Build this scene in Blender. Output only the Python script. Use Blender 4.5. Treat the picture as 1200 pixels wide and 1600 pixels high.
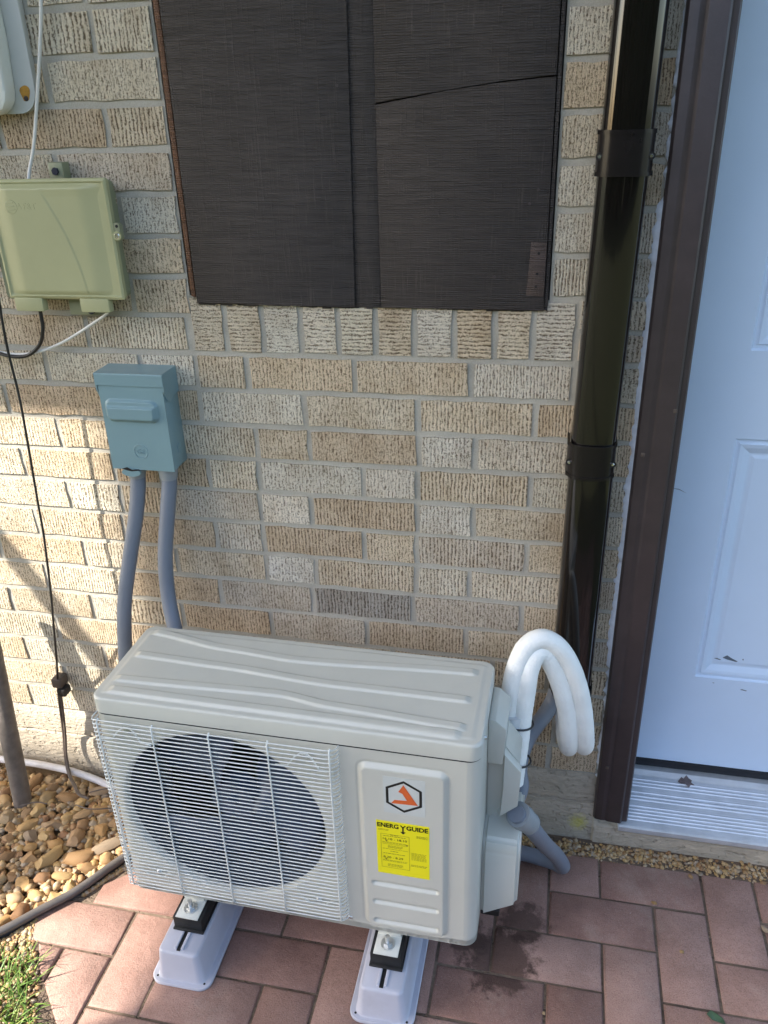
import bpy, bmesh, math, random
from mathutils import Vector, Matrix, noise
random.seed(7)
R = random.Random(11)
S = bpy.context.scene
C = S.collection
for o in list(bpy.data.objects): bpy.data.objects.remove(o)

# ------------------------------------------------------------------ camera
def cam_setup():
    f, p, yaw, r = 1279.07, 0.456238, -0.218857, -0.030958
    loc = Vector((0.3069, -1.3549, 1.4349))
    fw = Vector((math.sin(yaw)*math.cos(p), math.cos(yaw)*math.cos(p), -math.sin(p)))
    rt = Vector((math.cos(yaw), -math.sin(yaw), 0)); up = rt.cross(fw)
    c, s = math.cos(r), math.sin(r)
    rt, up = c*rt+s*up, -s*rt+c*up
    cd = bpy.data.cameras.new('camera'); co = bpy.data.objects.new('camera', cd); C.objects.link(co)
    m = Matrix((rt, up, -fw)).transposed().to_4x4(); m.translation = loc
    co.matrix_world = m
    cd.sensor_fit = 'VERTICAL'; cd.sensor_height = 36.0; cd.sensor_width = 27.0
    cd.lens = f/1600*36.0; cd.clip_start = 0.02; cd.clip_end = 500
    S.camera = co
cam_setup()
S.render.resolution_x, S.render.resolution_y = 768, 1024

# ------------------------------------------------------------------ sky, sun, exposure
SUN = Vector((-1.7, -1.0, 1.5)).normalized()
el = math.asin(SUN.z); az = math.atan2(SUN.x, SUN.y)
W = bpy.data.worlds.new('World'); S.world = W; W.use_nodes = True
nt = W.node_tree; nt.nodes.clear()
sk = nt.nodes.new('ShaderNodeTexSky'); sk.sky_type = 'NISHITA'; sk.sun_disc = False
sk.sun_elevation = el; sk.sun_rotation = az % (2*math.pi); sk.air_density = 1.0; sk.dust_density = 1.8; sk.ozone_density = 1.0
bg = nt.nodes.new('ShaderNodeBackground'); bg.inputs[1].default_value = 0.13
ow = nt.nodes.new('ShaderNodeOutputWorld')
nt.links.new(sk.outputs[0], bg.inputs[0]); nt.links.new(bg.outputs[0], ow.inputs[0])
sl = bpy.data.lights.new('sun', 'SUN'); sl.energy = 3.5; sl.angle = math.radians(0.53); sl.color = (1.0, 0.945, 0.86)
so = bpy.data.objects.new('sun', sl); C.objects.link(so); so.location = SUN*20
so.rotation_euler = SUN.to_track_quat('Z', 'Y').to_euler()
S.view_settings.view_transform = 'Standard'; S.view_settings.look = 'None'
S.view_settings.gamma = 1.0; S.view_settings.use_curve_mapping = False
S.view_settings.exposure = 2.1

# ------------------------------------------------------------------ helpers
def link(name, me, mat=None, parent=None, loc=None):
    o = bpy.data.objects.new(name, me); C.objects.link(o)
    if mat is not None and me is not None and not me.materials: me.materials.append(mat)
    if loc is not None: o.location = loc
    if parent is not None:
        o.parent = parent
        o.matrix_parent_inverse = parent_inv(parent)
    return o
def parent_inv(p):
    m = Matrix.Translation(p.location) @ p.rotation_euler.to_matrix().to_4x4()
    return m.inverted()
def tag(o, label=None, cat=None, group=None, kind=None):
    for k, v in (('label', label), ('category', cat), ('group', group), ('kind', kind)):
        if v: o[k] = v
    return o
def empty(name, loc, label=None, cat=None, group=None, kind=None):
    o = bpy.data.objects.new(name, None); C.objects.link(o); o.location = loc
    o.empty_display_size = 0.05
    return tag(o, label, cat, group, kind)
def shade(me, smooth=True, ang=None):
    for p in me.polygons: p.use_smooth = smooth
    if smooth and ang: 
        me.set_sharp_from_angle(angle=math.radians(ang))
    return me
def bm_mesh(bm, name, smooth=False, ang=None):
    bmesh.ops.recalc_face_normals(bm, faces=bm.faces)
    me = bpy.data.meshes.new(name); bm.to_mesh(me); bm.free()
    if smooth: shade(me, True, ang or 35)
    return me
def bmx(bm, x0, x1, y0, y1, z0, z1, bev=0, seg=2):
    b2 = bmesh.new()
    bmesh.ops.create_cube(b2, size=1)
    for v in b2.verts:
        v.co = Vector((x0+(v.co.x+.5)*(x1-x0), y0+(v.co.y+.5)*(y1-y0), z0+(v.co.z+.5)*(z1-z0)))
    if bev: bmesh.ops.bevel(b2, geom=b2.edges[:], offset=bev, segments=seg, affect='EDGES', profile=.5)
    merge(bm, b2)
def merge(bm, b2):
    me = bpy.data.meshes.new('tmp'); b2.to_mesh(me); b2.free(); bm.from_mesh(me); bpy.data.meshes.remove(me)
def boxo(name, x0, x1, y0, y1, z0, z1, mat, parent=None, bev=0, seg=2):
    bm = bmesh.new(); bmx(bm, x0, x1, y0, y1, z0, z1, bev, seg)
    return link(name, bm_mesh(bm, name, bev > 0, 40), mat, parent)
def extrude(bm, prof, a, b, axis, closed=True, caps=True):
    """prof: 2-D points; axis 'x': (y,z), 'z': (x,y), 'y': (x,z)"""
    def P(p, t):
        return {'x': (t, p[0], p[1]), 'z': (p[0], p[1], t), 'y': (p[0], t, p[1])}[axis]
    A = [bm.verts.new(P(p, a)) for p in prof]; B = [bm.verts.new(P(p, b)) for p in prof]
    n = len(prof)
    for i in range(n if closed else n-1):
        j = (i+1) % n; bm.faces.new((A[i], A[j], B[j], B[i]))
    if caps and closed: bm.faces.new(A); bm.faces.new(B[::-1])
def exo(name, prof, a, b, axis, mat, parent=None, smooth=False, ang=30, bev=0):
    bm = bmesh.new(); extrude(bm, prof, a, b, axis)
    if bev: bmesh.ops.bevel(bm, geom=bm.edges[:], offset=bev, segments=2, affect='EDGES', profile=.5)
    return link(name, bm_mesh(bm, name, smooth or bev > 0, ang), mat, parent)
def catmull(pts, n=8):
    pts = [Vector(p) for p in pts]
    if len(pts) < 3: return pts
    q = [2*pts[0]-pts[1]]+pts+[2*pts[-1]-pts[-2]]; out = []
    for i in range(1, len(q)-2):
        p0, p1, p2, p3 = q[i-1:i+3]
        for k in range(n):
            t = k/n
            out.append(.5*((2*p1)+(p2-p0)*t+(2*p0-5*p1+4*p2-p3)*t*t+(3*p1-p0-3*p2+p3)*t**3))
    out.append(pts[-1]); return out
def tube(bm, pts, r, n=12, smooth=8, cap=True, flat=1.0):
    P = catmull(pts, smooth) if smooth else [Vector(p) for p in pts]
    rr = r if callable(r) else (lambda t: r)
    T = []
    for i in range(len(P)):
        d = P[min(i+1, len(P)-1)]-P[max(i-1, 0)]; T.append(d.normalized())
    u = T[0].orthogonal().normalized(); rings = []
    for i, p in enumerate(P):
        u = (u-T[i]*u.dot(T[i])).normalized(); v = T[i].cross(u)
        rad = rr(i/(len(P)-1))
        rings.append([bm.verts.new(p+(u*math.cos(2*math.pi*k/n)+v*math.sin(2*math.pi*k/n)*flat)*rad) for k in range(n)])
    for a, b in zip(rings, rings[1:]):
        for k in range(n):
            j = (k+1) % n; bm.faces.new((a[k], a[j], b[j], b[k]))
    if cap: bm.faces.new(rings[0][::-1]); bm.faces.new(rings[-1])
def tubeo(name, pts, r, mat, parent=None, n=12, smooth=8):
    bm = bmesh.new(); tube(bm, pts, r, n, smooth)
    return link(name, bm_mesh(bm, name, True, 50), mat, parent)
def disc(bm, c, nrm, r, h, n=16, r2=None):
    c = Vector(c); nrm = Vector(nrm).normalized(); u = nrm.orthogonal().normalized(); v = nrm.cross(u)
    r2 = r if r2 is None else r2
    A = [bm.verts.new(c+(u*math.cos(2*math.pi*k/n)+v*math.sin(2*math.pi*k/n))*r) for k in range(n)]
    B = [bm.verts.new(c+nrm*h+(u*math.cos(2*math.pi*k/n)+v*math.sin(2*math.pi*k/n))*r2) for k in range(n)]
    for k in range(n):
        j = (k+1) % n; bm.faces.new((A[k], A[j], B[j], B[k]))
    bm.faces.new(B); bm.faces.new(A[::-1])
def disco(name, c, nrm, r, h, mat, parent=None, n=16, r2=None):
    bm = bmesh.new(); disc(bm, c, nrm, r, h, n, r2)
    return link(name, bm_mesh(bm, name, True, 40), mat, parent)
def rrect(x0, x1, y0, y1, r, n=5):
    out = []
    for cx, cy, a0 in ((x1-r, y1-r, 0), (x0+r, y1-r, 90), (x0+r, y0+r, 180), (x1-r, y0+r, 270)):
        for k in range(n+1):
            a = math.radians(a0+90*k/n); out.append((cx+r*math.cos(a), cy+r*math.sin(a)))
    return out
def sstep(a, b, x):
    t = max(0, min(1, (x-a)/(b-a))); return t*t*(3-2*t)
def text_mesh(txt, size, ext, off=0.0):
    cu = bpy.data.curves.new('t', 'FONT'); cu.body = txt; cu.size = size; cu.extrude = ext; cu.offset = off
    cu.align_x = 'CENTER'; cu.align_y = 'CENTER'; cu.resolution_u = 3
    o = bpy.data.objects.new('t', cu); C.objects.link(o)
    dg = bpy.context.evaluated_depsgraph_get(); dg.update()
    me = bpy.data.meshes.new_from_object(o.evaluated_get(dg))
    bpy.data.objects.remove(o); return me

# ------------------------------------------------------------------ materials
def hx(h): 
    v = [int(h[i:i+2], 16)/255 for i in (0, 2, 4)]
    return tuple(c/12.92 if c < .04045 else ((c+.055)/1.055)**2.4 for c in v)
class NT:
    def __init__(s, name):
        s.m = bpy.data.materials.new(name); s.m.use_nodes = True; s.t = s.m.node_tree
        s.b = s.t.nodes['Principled BSDF']; s.tc = s.t.nodes.new('ShaderNodeTexCoord')
    def n(s, typ, **kw):
        x = s.t.nodes.new('ShaderNode'+typ)
        for k, v in kw.items(): setattr(x, k, v)
        return x
    def l(s, a, b): s.t.links.new(a, b)
    def set(s, sock, v):
        if hasattr(v, 'is_output'): s.l(v, sock)
        else: sock.default_value = v
    def math(s, op, a, b=None, c=None):
        x = s.n('Math', operation=op)
        for i, v in enumerate((a, b, c)):
            if v is not None: s.set(x.inputs[i], v)
        return x.outputs[0]
    def vmath(s, op, a, b):
        x = s.n('VectorMath', operation=op); s.set(x.inputs[0], a); s.set(x.inputs[1], b); return x.outputs[0]
    def map(s, v, scale=(1,1,1), loc=(0,0,0), rot=(0,0,0)):
        x = s.n('Mapping'); s.l(v, x.inputs[0]); x.inputs[1].default_value = loc; x.inputs[2].default_value = rot; x.inputs[3].default_value = scale
        return x.outputs[0]
    def noise(s, v, scale, detail=4, rough=.55, dist=0):
        x = s.n('TexNoise'); s.l(v, x.inputs['Vector']); x.inputs['Scale'].default_value = scale
        x.inputs['Detail'].default_value = detail; x.inputs['Roughness'].default_value = rough; x.inputs['Distortion'].default_value = dist
        return x.outputs[0]
    def ramp(s, f, a, b, ca=(0,0,0), cb=(1,1,1)):
        x = s.n('ValToRGB'); s.l(f, x.inputs[0]); e = x.color_ramp.elements
        e[0].position = a; e[1].position = b; e[0].color = (*ca, 1); e[1].color = (*cb, 1)
        return x.outputs[0]
    def mix(s, f, a, b, typ='MIX'):
        x = s.n('Mix', data_type='RGBA', blend_type=typ); s.set(x.inputs[0], f)
        for i, v in ((6, a), (7, b)):
            if isinstance(v, tuple): v = (*v[:3], 1)
            s.set(x.inputs[i], v)
        return x.outputs[2]
    def bump(s, h, st=.5, dist=.002, nrm=None):
        x = s.n('Bump'); s.l(h, x.inputs['Height']); x.inputs['Strength'].default_value = st; x.inputs['Distance'].default_value = dist
        if nrm is not None: s.l(nrm, x.inputs['Normal'])
        return x.outputs[0]
    def col(s, v): s.set(s.b.inputs['Base Color'], (*v[:3], 1) if isinstance(v, tuple) else v); return s
    def rough(s, v): s.set(s.b.inputs['Roughness'], v); return s
    def nrm(s, v): s.l(v, s.b.inputs['Normal']); return s
    def info(s): return s.n('ObjectInfo')
    @property
    def obj(s): return s.tc.outputs['Object']

def m_plain(name, col, rough=.5, var=.06, vscale=30, bump=0, bscale=400, metal=0, dirt=0, spec=.5, coat=0, noise_rough=.1):
    n = NT(name); v = n.obj
    a = n.noise(v, vscale, 5); 
    c = n.mix(n.ramp(a, .3, .7), tuple(x*(1-var) for x in col), tuple(min(1, x*(1+var)) for x in col))
    if dirt:
        d = n.ramp(n.noise(v, 14, 8, .7), .52, .72)
        c = n.mix(n.math('MULTIPLY', d, dirt), c, (.16, .13, .095))
    n.col(c)
    n.rough(n.math('ADD', rough-noise_rough/2, n.math('MULTIPLY', n.noise(v, 60, 3), noise_rough)))
    if bump: n.nrm(n.bump(n.noise(v, bscale, 3), bump, .001))
    n.b.inputs['Metallic'].default_value = metal; n.b.inputs['Specular IOR Level'].default_value = spec
    n.b.inputs['Coat Weight'].default_value = coat
    return n.m

def m_brick(name, axis):
    n = NT(name); oi = n.info()
    off = n.n('CombineXYZ'); n.l(n.math('MULTIPLY', oi.outputs['Random'], 37.0), off.inputs[0]); n.l(n.math('MULTIPLY', oi.outputs['Random'], 91.0), off.inputs[2])
    v = n.vmath('ADD', n.obj, off.outputs[0])
    sx, sz = (1, .24) if axis == 'z' else (.24, 1)
    vs = n.map(v, (sx, 1, sz))
    sep = n.n('SeparateXYZ'); n.l(v, sep.inputs[0]); cx = sep.outputs[0 if axis == 'z' else 2]
    wob = n.noise(n.map(v, (1, 1, .5) if axis == 'z' else (.5, 1, 1)), 60, 4, .6)
    sn = n.math('SINE', n.math('ADD', n.math('MULTIPLY', cx, 2*math.pi/.0068), n.math('MULTIPLY', wob, 9.0)))
    st = n.noise(vs, 420, 4, .65, .4)              # stretched drag marks
    br = n.noise(v, 330, 5, .7, .6)               # torn, crumbly skin
    amt = n.math('ADD', .05, n.math('MULTIPLY', oi.outputs['Random'], .12))
    h = n.math('ADD', n.math('MULTIPLY', sn, amt), n.math('ADD', n.math('MULTIPLY', st, 1.1), n.math('MULTIPLY', br, 1.25)))
    ridge = n.ramp(n.math('MULTIPLY', h, .5), .485, .60)
    big = n.noise(v, 18, 3)
    base = n.mix(n.ramp(big, .3, .75), n.mix(1.0, oi.outputs['Color'], (.86, .83, .78), 'MULTIPLY'), oi.outputs['Color'])
    dark = n.mix(1.0, oi.outputs['Color'], (.22, .185, .145), 'MULTIPLY')
    c = n.mix(ridge, dark, base)
    gw = n.n('NewGeometry').outputs['Position']
    stn = n.ramp(n.noise(n.map(gw, (1, 1, .6)), 13, 7, .68, .5), .46, .74)
    c = n.mix(n.math('MULTIPLY', stn, .55), c, n.mix(1.0, c, (.52, .42, .33), 'MULTIPLY'))
    pale = n.ramp(n.noise(gw, 22, 6, .7), .60, .74)
    c = n.mix(n.math('MULTIPLY', pale, .30), c, (.70, .66, .58))
    sp = n.ramp(n.noise(v, 700, 2), .62, .72)
    c = n.mix(n.math('MULTIPLY', sp, .35), c, (.10, .07, .045))
    n.col(c); n.rough(.92); n.b.inputs['Specular IOR Level'].default_value = .2
    n.nrm(n.bump(h, .9, .0035))
    return n.m

def m_mortar():
    n = NT('mortar_grey'); v = n.obj
    a = n.noise(v, 9, 5); b = n.noise(v, 600, 4, .7)
    c = n.mix(n.ramp(a, .3, .7), (.46, .43, .37), (.58, .545, .47))
    c = n.mix(n.ramp(b, .3, .75), n.mix(1.0, c, (.7, .69, .66), 'MULTIPLY'), c)
    n.col(c); n.rough(.95); n.b.inputs['Specular IOR Level'].default_value = .15
    h = n.math('ADD', n.math('MULTIPLY', b, .4), n.noise(v, 90, 4)); n.nrm(n.bump(h, .7, .0025)); return n.m

def m_concrete(name, ca, cb, stain=None):
    n = NT(name); v = n.obj
    a = n.noise(v, 7, 7, .65); b = n.noise(n.map(v, (.35, 1, 1)), 160, 5, .65)
    c = n.mix(n.ramp(a, .3, .72), ca, cb); c = n.mix(n.math('MULTIPLY', n.ramp(b, .35, .7), .35), c, tuple(x*.55 for x in ca))
    if stain:
        for (p, r, col, st) in stain:
            d = n.vmath('DISTANCE', v, p); dn = n.n('VectorMath', operation='DISTANCE'); n.l(v, dn.inputs[0]); dn.inputs[1].default_value = p
            k = n.math('ADD', dn.outputs['Value'], n.math('MULTIPLY', n.math('SUBTRACT', n.noise(v, 120, 4, .7), .5), r*1.6))
            f = n.n('MapRange'); n.l(k, f.inputs[0]); f.inputs[1].default_value = r; f.inputs[2].default_value = r*.2
            f.inputs[3].default_value = 0; f.inputs[4].default_value = st
            c = n.mix(f.outputs[0], c, col)
    n.col(c); n.rough(.93); n.b.inputs['Specular IOR Level'].default_value = .2
    n.nrm(n.bump(n.math('ADD', n.math('MULTIPLY', b, 1.3), n.math('ADD', n.noise(v, 30, 6, .7), n.ramp(n.noise(v, 85, 3), .30, .42))), .9, .0045)); return n.m

def m_board(name, base, patch=False):
    n = NT(name); v = n.obj
    hz = n.noise(n.map(v, (.045, 1, 1)), 300, 4, .6, .3)
    hz2 = n.noise(n.map(v, (.02, 1, 1)), 140, 3, .6)
    vt = n.noise(n.map(v, (1, 1, .05)), 330, 3, .6)
    kn = n.noise(v, 5, 4, .6, 1.2)
    wv = n.n('TexWave', wave_type='BANDS', bands_direction='Z'); n.l(n.vmath('ADD', v, n.map(v, (0, 0, 0))), wv.inputs[0])
    wv.inputs['Scale'].default_value = 95; wv.inputs['Distortion'].default_value = 3; wv.inputs['Detail'].default_value = 3; wv.inputs['Detail Scale'].default_value = .7
    vtm = n.ramp(vt, .54, .70)
    big = n.ramp(n.noise(v, 3.5, 4), .3, .7)
    c = n.mix(big, tuple(x*.80 for x in base), tuple(x*1.2 for x in base))
    c = n.mix(n.math('MULTIPLY', n.ramp(hz, .35, .6, (1,1,1), (0,0,0)), .55), c, tuple(x*.3 for x in base))
    c = n.mix(n.math('MULTIPLY', n.math('MULTIPLY', vtm, n.ramp(kn, .45, .6)), .32), c, tuple(min(1, x*2.0+.015) for x in base))
    n.col(c); n.rough(n.math('ADD', .42, n.math('MULTIPLY', hz2, .25))); n.b.inputs['Specular IOR Level'].default_value = .4
    h = n.math('ADD', n.math('MULTIPLY', hz, 1.0), n.math('ADD', n.math('MULTIPLY', wv.outputs[1], .35), n.math('MULTIPLY', vtm, .35)))
    n.nrm(n.bump(h, .8, .0022)); return n.m

def m_paver():
    n = NT('concrete_paver_red'); v = n.obj; g = n.n('NewGeometry'); w = g.outputs['Position']; oi = n.info()
    a = n.noise(w, 11, 6, .62); b = n.noise(w, 420, 5, .7); sp = n.noise(w, 900, 2)
    base = n.mix(oi.outputs['Random'], (.29, .165, .13), (.40, .25, .20))
    c = n.mix(n.ramp(a, .28, .75), n.mix(1.0, base, (.66, .63, .62), 'MULTIPLY'), n.mix(1.0, base, (1.12, 1.12, 1.12), 'MULTIPLY'))
    c = n.mix(n.math('MULTIPLY', n.ramp(b, .50, .68), .6), c, (.13, .08, .06))
    c = n.mix(n.math('MULTIPLY', n.ramp(sp, .60, .70), .45), c, (.52, .45, .39))
    # sandy dust and lime scuffs
    d = n.ramp(n.noise(w, 5, 8, .72, .4), .55, .75)
    c = n.mix(n.math('MULTIPLY', d, .38), c, (.46, .38, .31))
    s1 = n.ramp(n.noise(n.map(w, (1.0, 2.2, 1), rot=(0, 0, .5)), 45, 7, .75, 1.0), .66, .74)
    c = n.mix(n.math('MULTIPLY', s1, .6), c, (.60, .55, .52))
    # damp patches beside the unit, drips from it
    for p, r in (((.275, -.33, 0), .075), ((.315, -.245, 0), .055), ((.21, -.30, 0), .05), ((.245, -.40, 0), .02), ((.33, -.345, 0), .015)):
        dn = n.n('VectorMath', operation='DISTANCE'); n.l(w, dn.inputs[0]); dn.inputs[1].default_value = p
        k = n.math('ADD', dn.outputs['Value'], n.math('MULTIPLY', n.math('SUBTRACT', n.noise(w, 38, 6, .65), .5), .11))
        f = n.n('MapRange'); n.l(k, f.inputs[0]); f.inputs[1].default_value = r; f.inputs[2].default_value = r-.022; f.inputs[3].default_value = 0; f.inputs[4].default_value = .78
        c = n.mix(f.outputs[0], c, (.055, .032, .024))
    n.col(c); n.rough(n.math('ADD', .72, n.math('MULTIPLY', b, .25))); n.b.inputs['Specular IOR Level'].default_value = .25
    h = n.math('ADD', n.math('MULTIPLY', b, .8), n.noise(w, 60, 4)); n.nrm(n.bump(h, .8, .0028)); return n.m

def m_stone(name, stops, scale=40, rough=.75):
    n = NT(name); oi = n.info(); v = n.obj
    r = n.n('ValToRGB'); cr = r.color_ramp
    while len(cr.elements) < len(stops): cr.elements.new(.5)
    for i, c in enumerate(stops): cr.elements[i].position = i/(len(stops)-1); cr.elements[i].color = (*c, 1)
    if name == 'river_stone': n.l(oi.outputs['Random'], r.inputs[0])
    else:
        at = n.n('Attribute', attribute_name='tint'); n.l(at.outputs['Fac'], r.inputs[0])
    a = n.noise(v, scale, 6, .65)
    c = n.mix(n.ramp(a, .3, .7), n.mix(1.0, r.outputs[0], (.66, .60, .52), 'MULTIPLY'), r.outputs[0])
    c = n.mix(n.math('MULTIPLY', n.ramp(n.noise(v, 260, 3), .6, .75), .4), c, (.12, .075, .04))
    n.col(c); n.rough(rough); n.nrm(n.bump(n.noise(v, 180, 5), .4, .0018)); return n.m

def m_grass():
    n = NT('grass_blade'); at = n.n('Attribute', attribute_name='tint')
    r = n.n('ValToRGB'); n.l(at.outputs['Fac'], r.inputs[0]); e = r.color_ramp.elements
    e[0].color = (.055, .11, .018, 1); e[1].color = (.30, .30, .075, 1); e2 = e.new(.55); e2.color = (.11, .19, .03, 1)
    n.col(r.outputs[0]); n.rough(.5); n.b.inputs['Specular IOR Level'].default_value = .3
    n.b.inputs['Transmission Weight'].default_value = 0
    n.b.inputs['Subsurface Weight'].default_value = 0
    return n.m

M = {}
M['brick'] = m_brick('scored_brick', 'z'); M['brick_h'] = m_brick('scored_brick_rowlock', 'x')
M['mortar'] = m_mortar()
M['concrete'] = m_concrete('foundation_concrete', (.42, .36, .275), (.60, .52, .41), [((.418, -.008, .040), .026, (.62, .55, .06), .6)])
M['board'] = m_board('dark_brown_board', (.050, .040, .036))
M['channel'] = m_board('dark_brown_channel', (.045, .037, .034))
M['patchwood'] = m_board('bare_brown_patch', (.078, .055, .047))
M['rawwood'] = m_board('raw_wood_edge', (.16, .075, .038))
M['black'] = m_plain('black_gap', (.006, .006, .006), .8)
M['trim'] = m_plain('brown_trim_paint', (.050, .037, .037), .42, .14, 25, .25, 220, dirt=.05)
M['caulk'] = m_plain('pale_caulk', (.62, .66, .72), .7, .1, 80, .5, 300)
M['door'] = m_plain('pale_blue_door_paint', (.61, .735, .90), .36, .025, 6, .06, 500)
M['alu'] = m_plain('mill_aluminium', (.60, .62, .65), .42, .10, 30, .1, 300, metal=.55, dirt=.12)
M['sweep'] = m_plain('black_rubber_sweep', (.012, .014, .018), .5)
M['cover'] = m_plain('glossy_black_brown_plastic', (.0062, .0048, .0046), .09, .1, 20, 0, spec=.5, coat=.25, noise_rough=.04)
M['cover_matte'] = m_plain('satin_black_brown_plastic', (.010, .008, .0085), .24, .1, 20, .1, 700, spec=.35)
M['screw'] = m_plain('bright_screw_metal', (.72, .72, .70), .25, .1, 50, metal=1)
M['olive'] = m_plain('olive_beige_plastic', (.40, .395, .22), .42, .05, 9, .10, 500, dirt=.05)
M['olive_dk'] = m_plain('olive_grey_plastic', (.255, .265, .165), .5, .05, 9, .1, 500)
M['bluebolt'] = m_plain('dark_blue_bolt', (.012, .016, .035), .4)
M['teal'] = m_plain('blue_grey_enamel', (.195, .305, .335), .34, .035, 12, .05, 300, coat=.2)
M['conduit'] = m_plain('grey_pvc_conduit', (.185, .205, .245), .45, .05, 14, .05, 200, dirt=.05)
M['nut'] = m_plain('grey_pvc_fitting', (.27, .29, .30), .5, .05, 14, .05, 200)
M['whitebox'] = m_plain('pale_grey_painted_metal', (.54, .54, .50), .4, .05, 8, .05, 400)
M['offwhite'] = m_plain('off_white_plastic', (.72, .72, .65), .45, .05, 8)
M['cable_w'] = m_plain('white_cable', (.70, .68, .63), .45, .05, 40)
M['cable_k'] = m_plain('black_cable', (.014, .013, .013), .45, .1, 40)
M['cable_b'] = m_plain('brown_cable', (.095, .072, .058), .55, .2, 40)
M['ac'] = m_plain('light_grey_powder_coat', (.535, .53, .47), .34, .025, 5, .10, 900, coat=.12, dirt=.05)
M['wire'] = m_plain('light_grey_wire', (.68, .70, .67), .35, .03, 30)
M['acdark'] = m_plain('dark_coil_fins', (.010, .011, .014), .6)
M['fan'] = m_plain('dark_blue_fan_plastic', (.034, .05, .092), .35, .1, 20)
M['shroud'] = m_plain('fan_orifice_grey', (.045, .055, .075), .45, .05, 20)
M['stand'] = m_plain('pale_lilac_grey_plastic', (.45, .45, .505), .42, .03, 12, .08, 600, dirt=.14)
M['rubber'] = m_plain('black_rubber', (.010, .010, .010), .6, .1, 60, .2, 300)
M['zinc'] = m_plain('zinc_plated_steel', (.62, .63, .62), .32, .15, 90, .1, 300, metal=.9)
M['galv'] = m_plain('cream_foot_bracket', (.62, .62, .56), .4, .05, 40)
M['yellow'] = m_plain('yellow_label_paper', (.83, .74, .012), .45, .02, 20)
M['ink'] = m_plain('black_ink', (.012, .012, .010), .5)
M['ink_soft'] = m_plain('grey_print', (.20, .17, .02), .5)
M['orange'] = m_plain('orange_print', (.66, .125, .030), .45, .04, 60)
M['clear'] = m_plain('clear_decal_film', (.56, .585, .555), .22, .02, 20)
M['foam'] = m_plain('white_foam_insulation', (.90, .90, .86), .55, .04, 30, .9, 260)
M['tape'] = m_plain('clear_grey_tape', (.62, .64, .65), .35, .06, 60, .3, 100)
M['pvc'] = m_plain('white_pvc', (.66, .64, .64), .45, .08, 30, dirt=.3)
M['pole'] = m_plain('weathered_grey_pole', (.135, .115, .100), .6, .25, 50, .5, 160, dirt=.3)
M['edging'] = m_plain('dark_grey_plastic_edging', (.085, .075, .070), .5, .2, 40, .3, 160, dirt=.35)
M['paver'] = m_paver()
M['river'] = m_stone('river_stone', [(.25, .135, .06), (.39, .235, .105), (.50, .335, .155), (.47, .27, .095), (.35, .27, .19), (.54, .37, .16), (.31, .16, .075), (.48, .34, .19)])
M['pebble'] = m_stone('pea_gravel', [(.28, .15, .07), (.44, .28, .13), (.55, .40, .22), (.50, .33, .13), (.36, .29, .22), (.58, .46, .30)], 120)
M['soil'] = m_concrete('sandy_soil', (.16, .105, .055), (.30, .21, .12))
M['sand'] = m_concrete('joint_sand', (.09, .062, .045), (.24, .18, .13))
M['lawn'] = m_concrete('lawn_ground', (.055, .062, .026), (.095, .10, .045))
M['grass'] = m_grass()
M['soffit'] = m_plain('white_soffit_paint', (.70, .70, .68), .5)
M['roof'] = m_plain('wedge_blocker_brown', (.12, .09, .07), .9, .2, 30)  # colour of the added sun-blocking wedge only
M['leaf'] = m_plain('dry_leaf', (.13, .10, .10), .7, .3, 60)
M['leafg'] = m_plain('green_leaf', (.05, .09, .035), .5, .3, 60)
M['chip'] = m_plain('exposed_dark_steel', (.10, .13, .17), .6)
M['rust'] = m_plain('rust_stain', (.45, .22, .03), .7, .3, 120)

# ------------------------------------------------------------------ the ground
def sheet(name, x0, x1, y0, y1, z, mat, kind='structure', label=None):
    bm = bmesh.new()
    vs = [bm.verts.new(p) for p in ((x0, y0, z), (x1, y0, z), (x1, y1, z), (x0, y1, z))]; bm.faces.new(vs)
    o = link(name, bm_mesh(bm, name), mat); o['kind'] = kind
    if label: o['label'] = label
    return o
sheet('ground', -60, 60, -60, 60, -.045, M['lawn'], label='lawn and soil around the house')

# ------------------------------------------------------------------ brick wall
P = .06773
wall = empty('brick_wall', (-.4, 0, 0), 'beige scored brick house wall behind the outdoor unit', 'wall')
JO = {-7: ([-.565, -.436], 'lcc'), -6: ([-.531], 'tc'), -5: ([-.635, -.438], 'cbt'), -4: ([-.542], 'cg'), -3: ([-.546, -.438], 'tcl'),
 -2: ([-.567, -.45], 'ctt'), -1: ([-.628, -.441], 'ctt'), 0: ([-.745, -.543], 'ctc'),
 1: ([-.642, -.447, -.337, -.239, -.039, .165, .337], 'ccltttwc'), 2: ([-.746, -.532, -.42, -.338, -.136, .072, .277], 'cbttlctt'),
 3: ([-.646, -.431, -.234, -.131, .074, .175, .375], 'ctctbwlt'), 4: ([-.742, -.541, -.442, -.339, -.237, -.031, .07, .276], 'ctbbclwtc'),
 5: ([-.654, -.537, -.423, -.24, -.136, .07, .174, .375], 'cctgwbwtc'), 6: ([-.745, -.544, -.34, -.241, -.035, .067, .276], 'ctbwbtgt'),
 7: ([-.646, -.54, -.436, -.241, -.137, .067, .17, .375], 'tctcwtccg'), 8: ([-.753, -.563, -.347, -.148, .059, .272], 'tcbgdgt'),
 9: ([-.856, -.656, -.579, -.442, -.243, -.037, .166, .37], 'ctctbgbtg'), 10: ([-.756, -.592, -.39, -.187, .016, .22, .33], 'ctbgtbtt'),
 11: ([-.851, -.652, -.45, -.247, -.044, .159, .362], 'tctbgtbt'), 12: ([-.766, -.563, -.36, -.157, .046, .25, .352], 'tcttgtbt'), 13: ([-.873, -.670, -.467, -.264, -.061, .142, .345], 'tctgttbt')}
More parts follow.
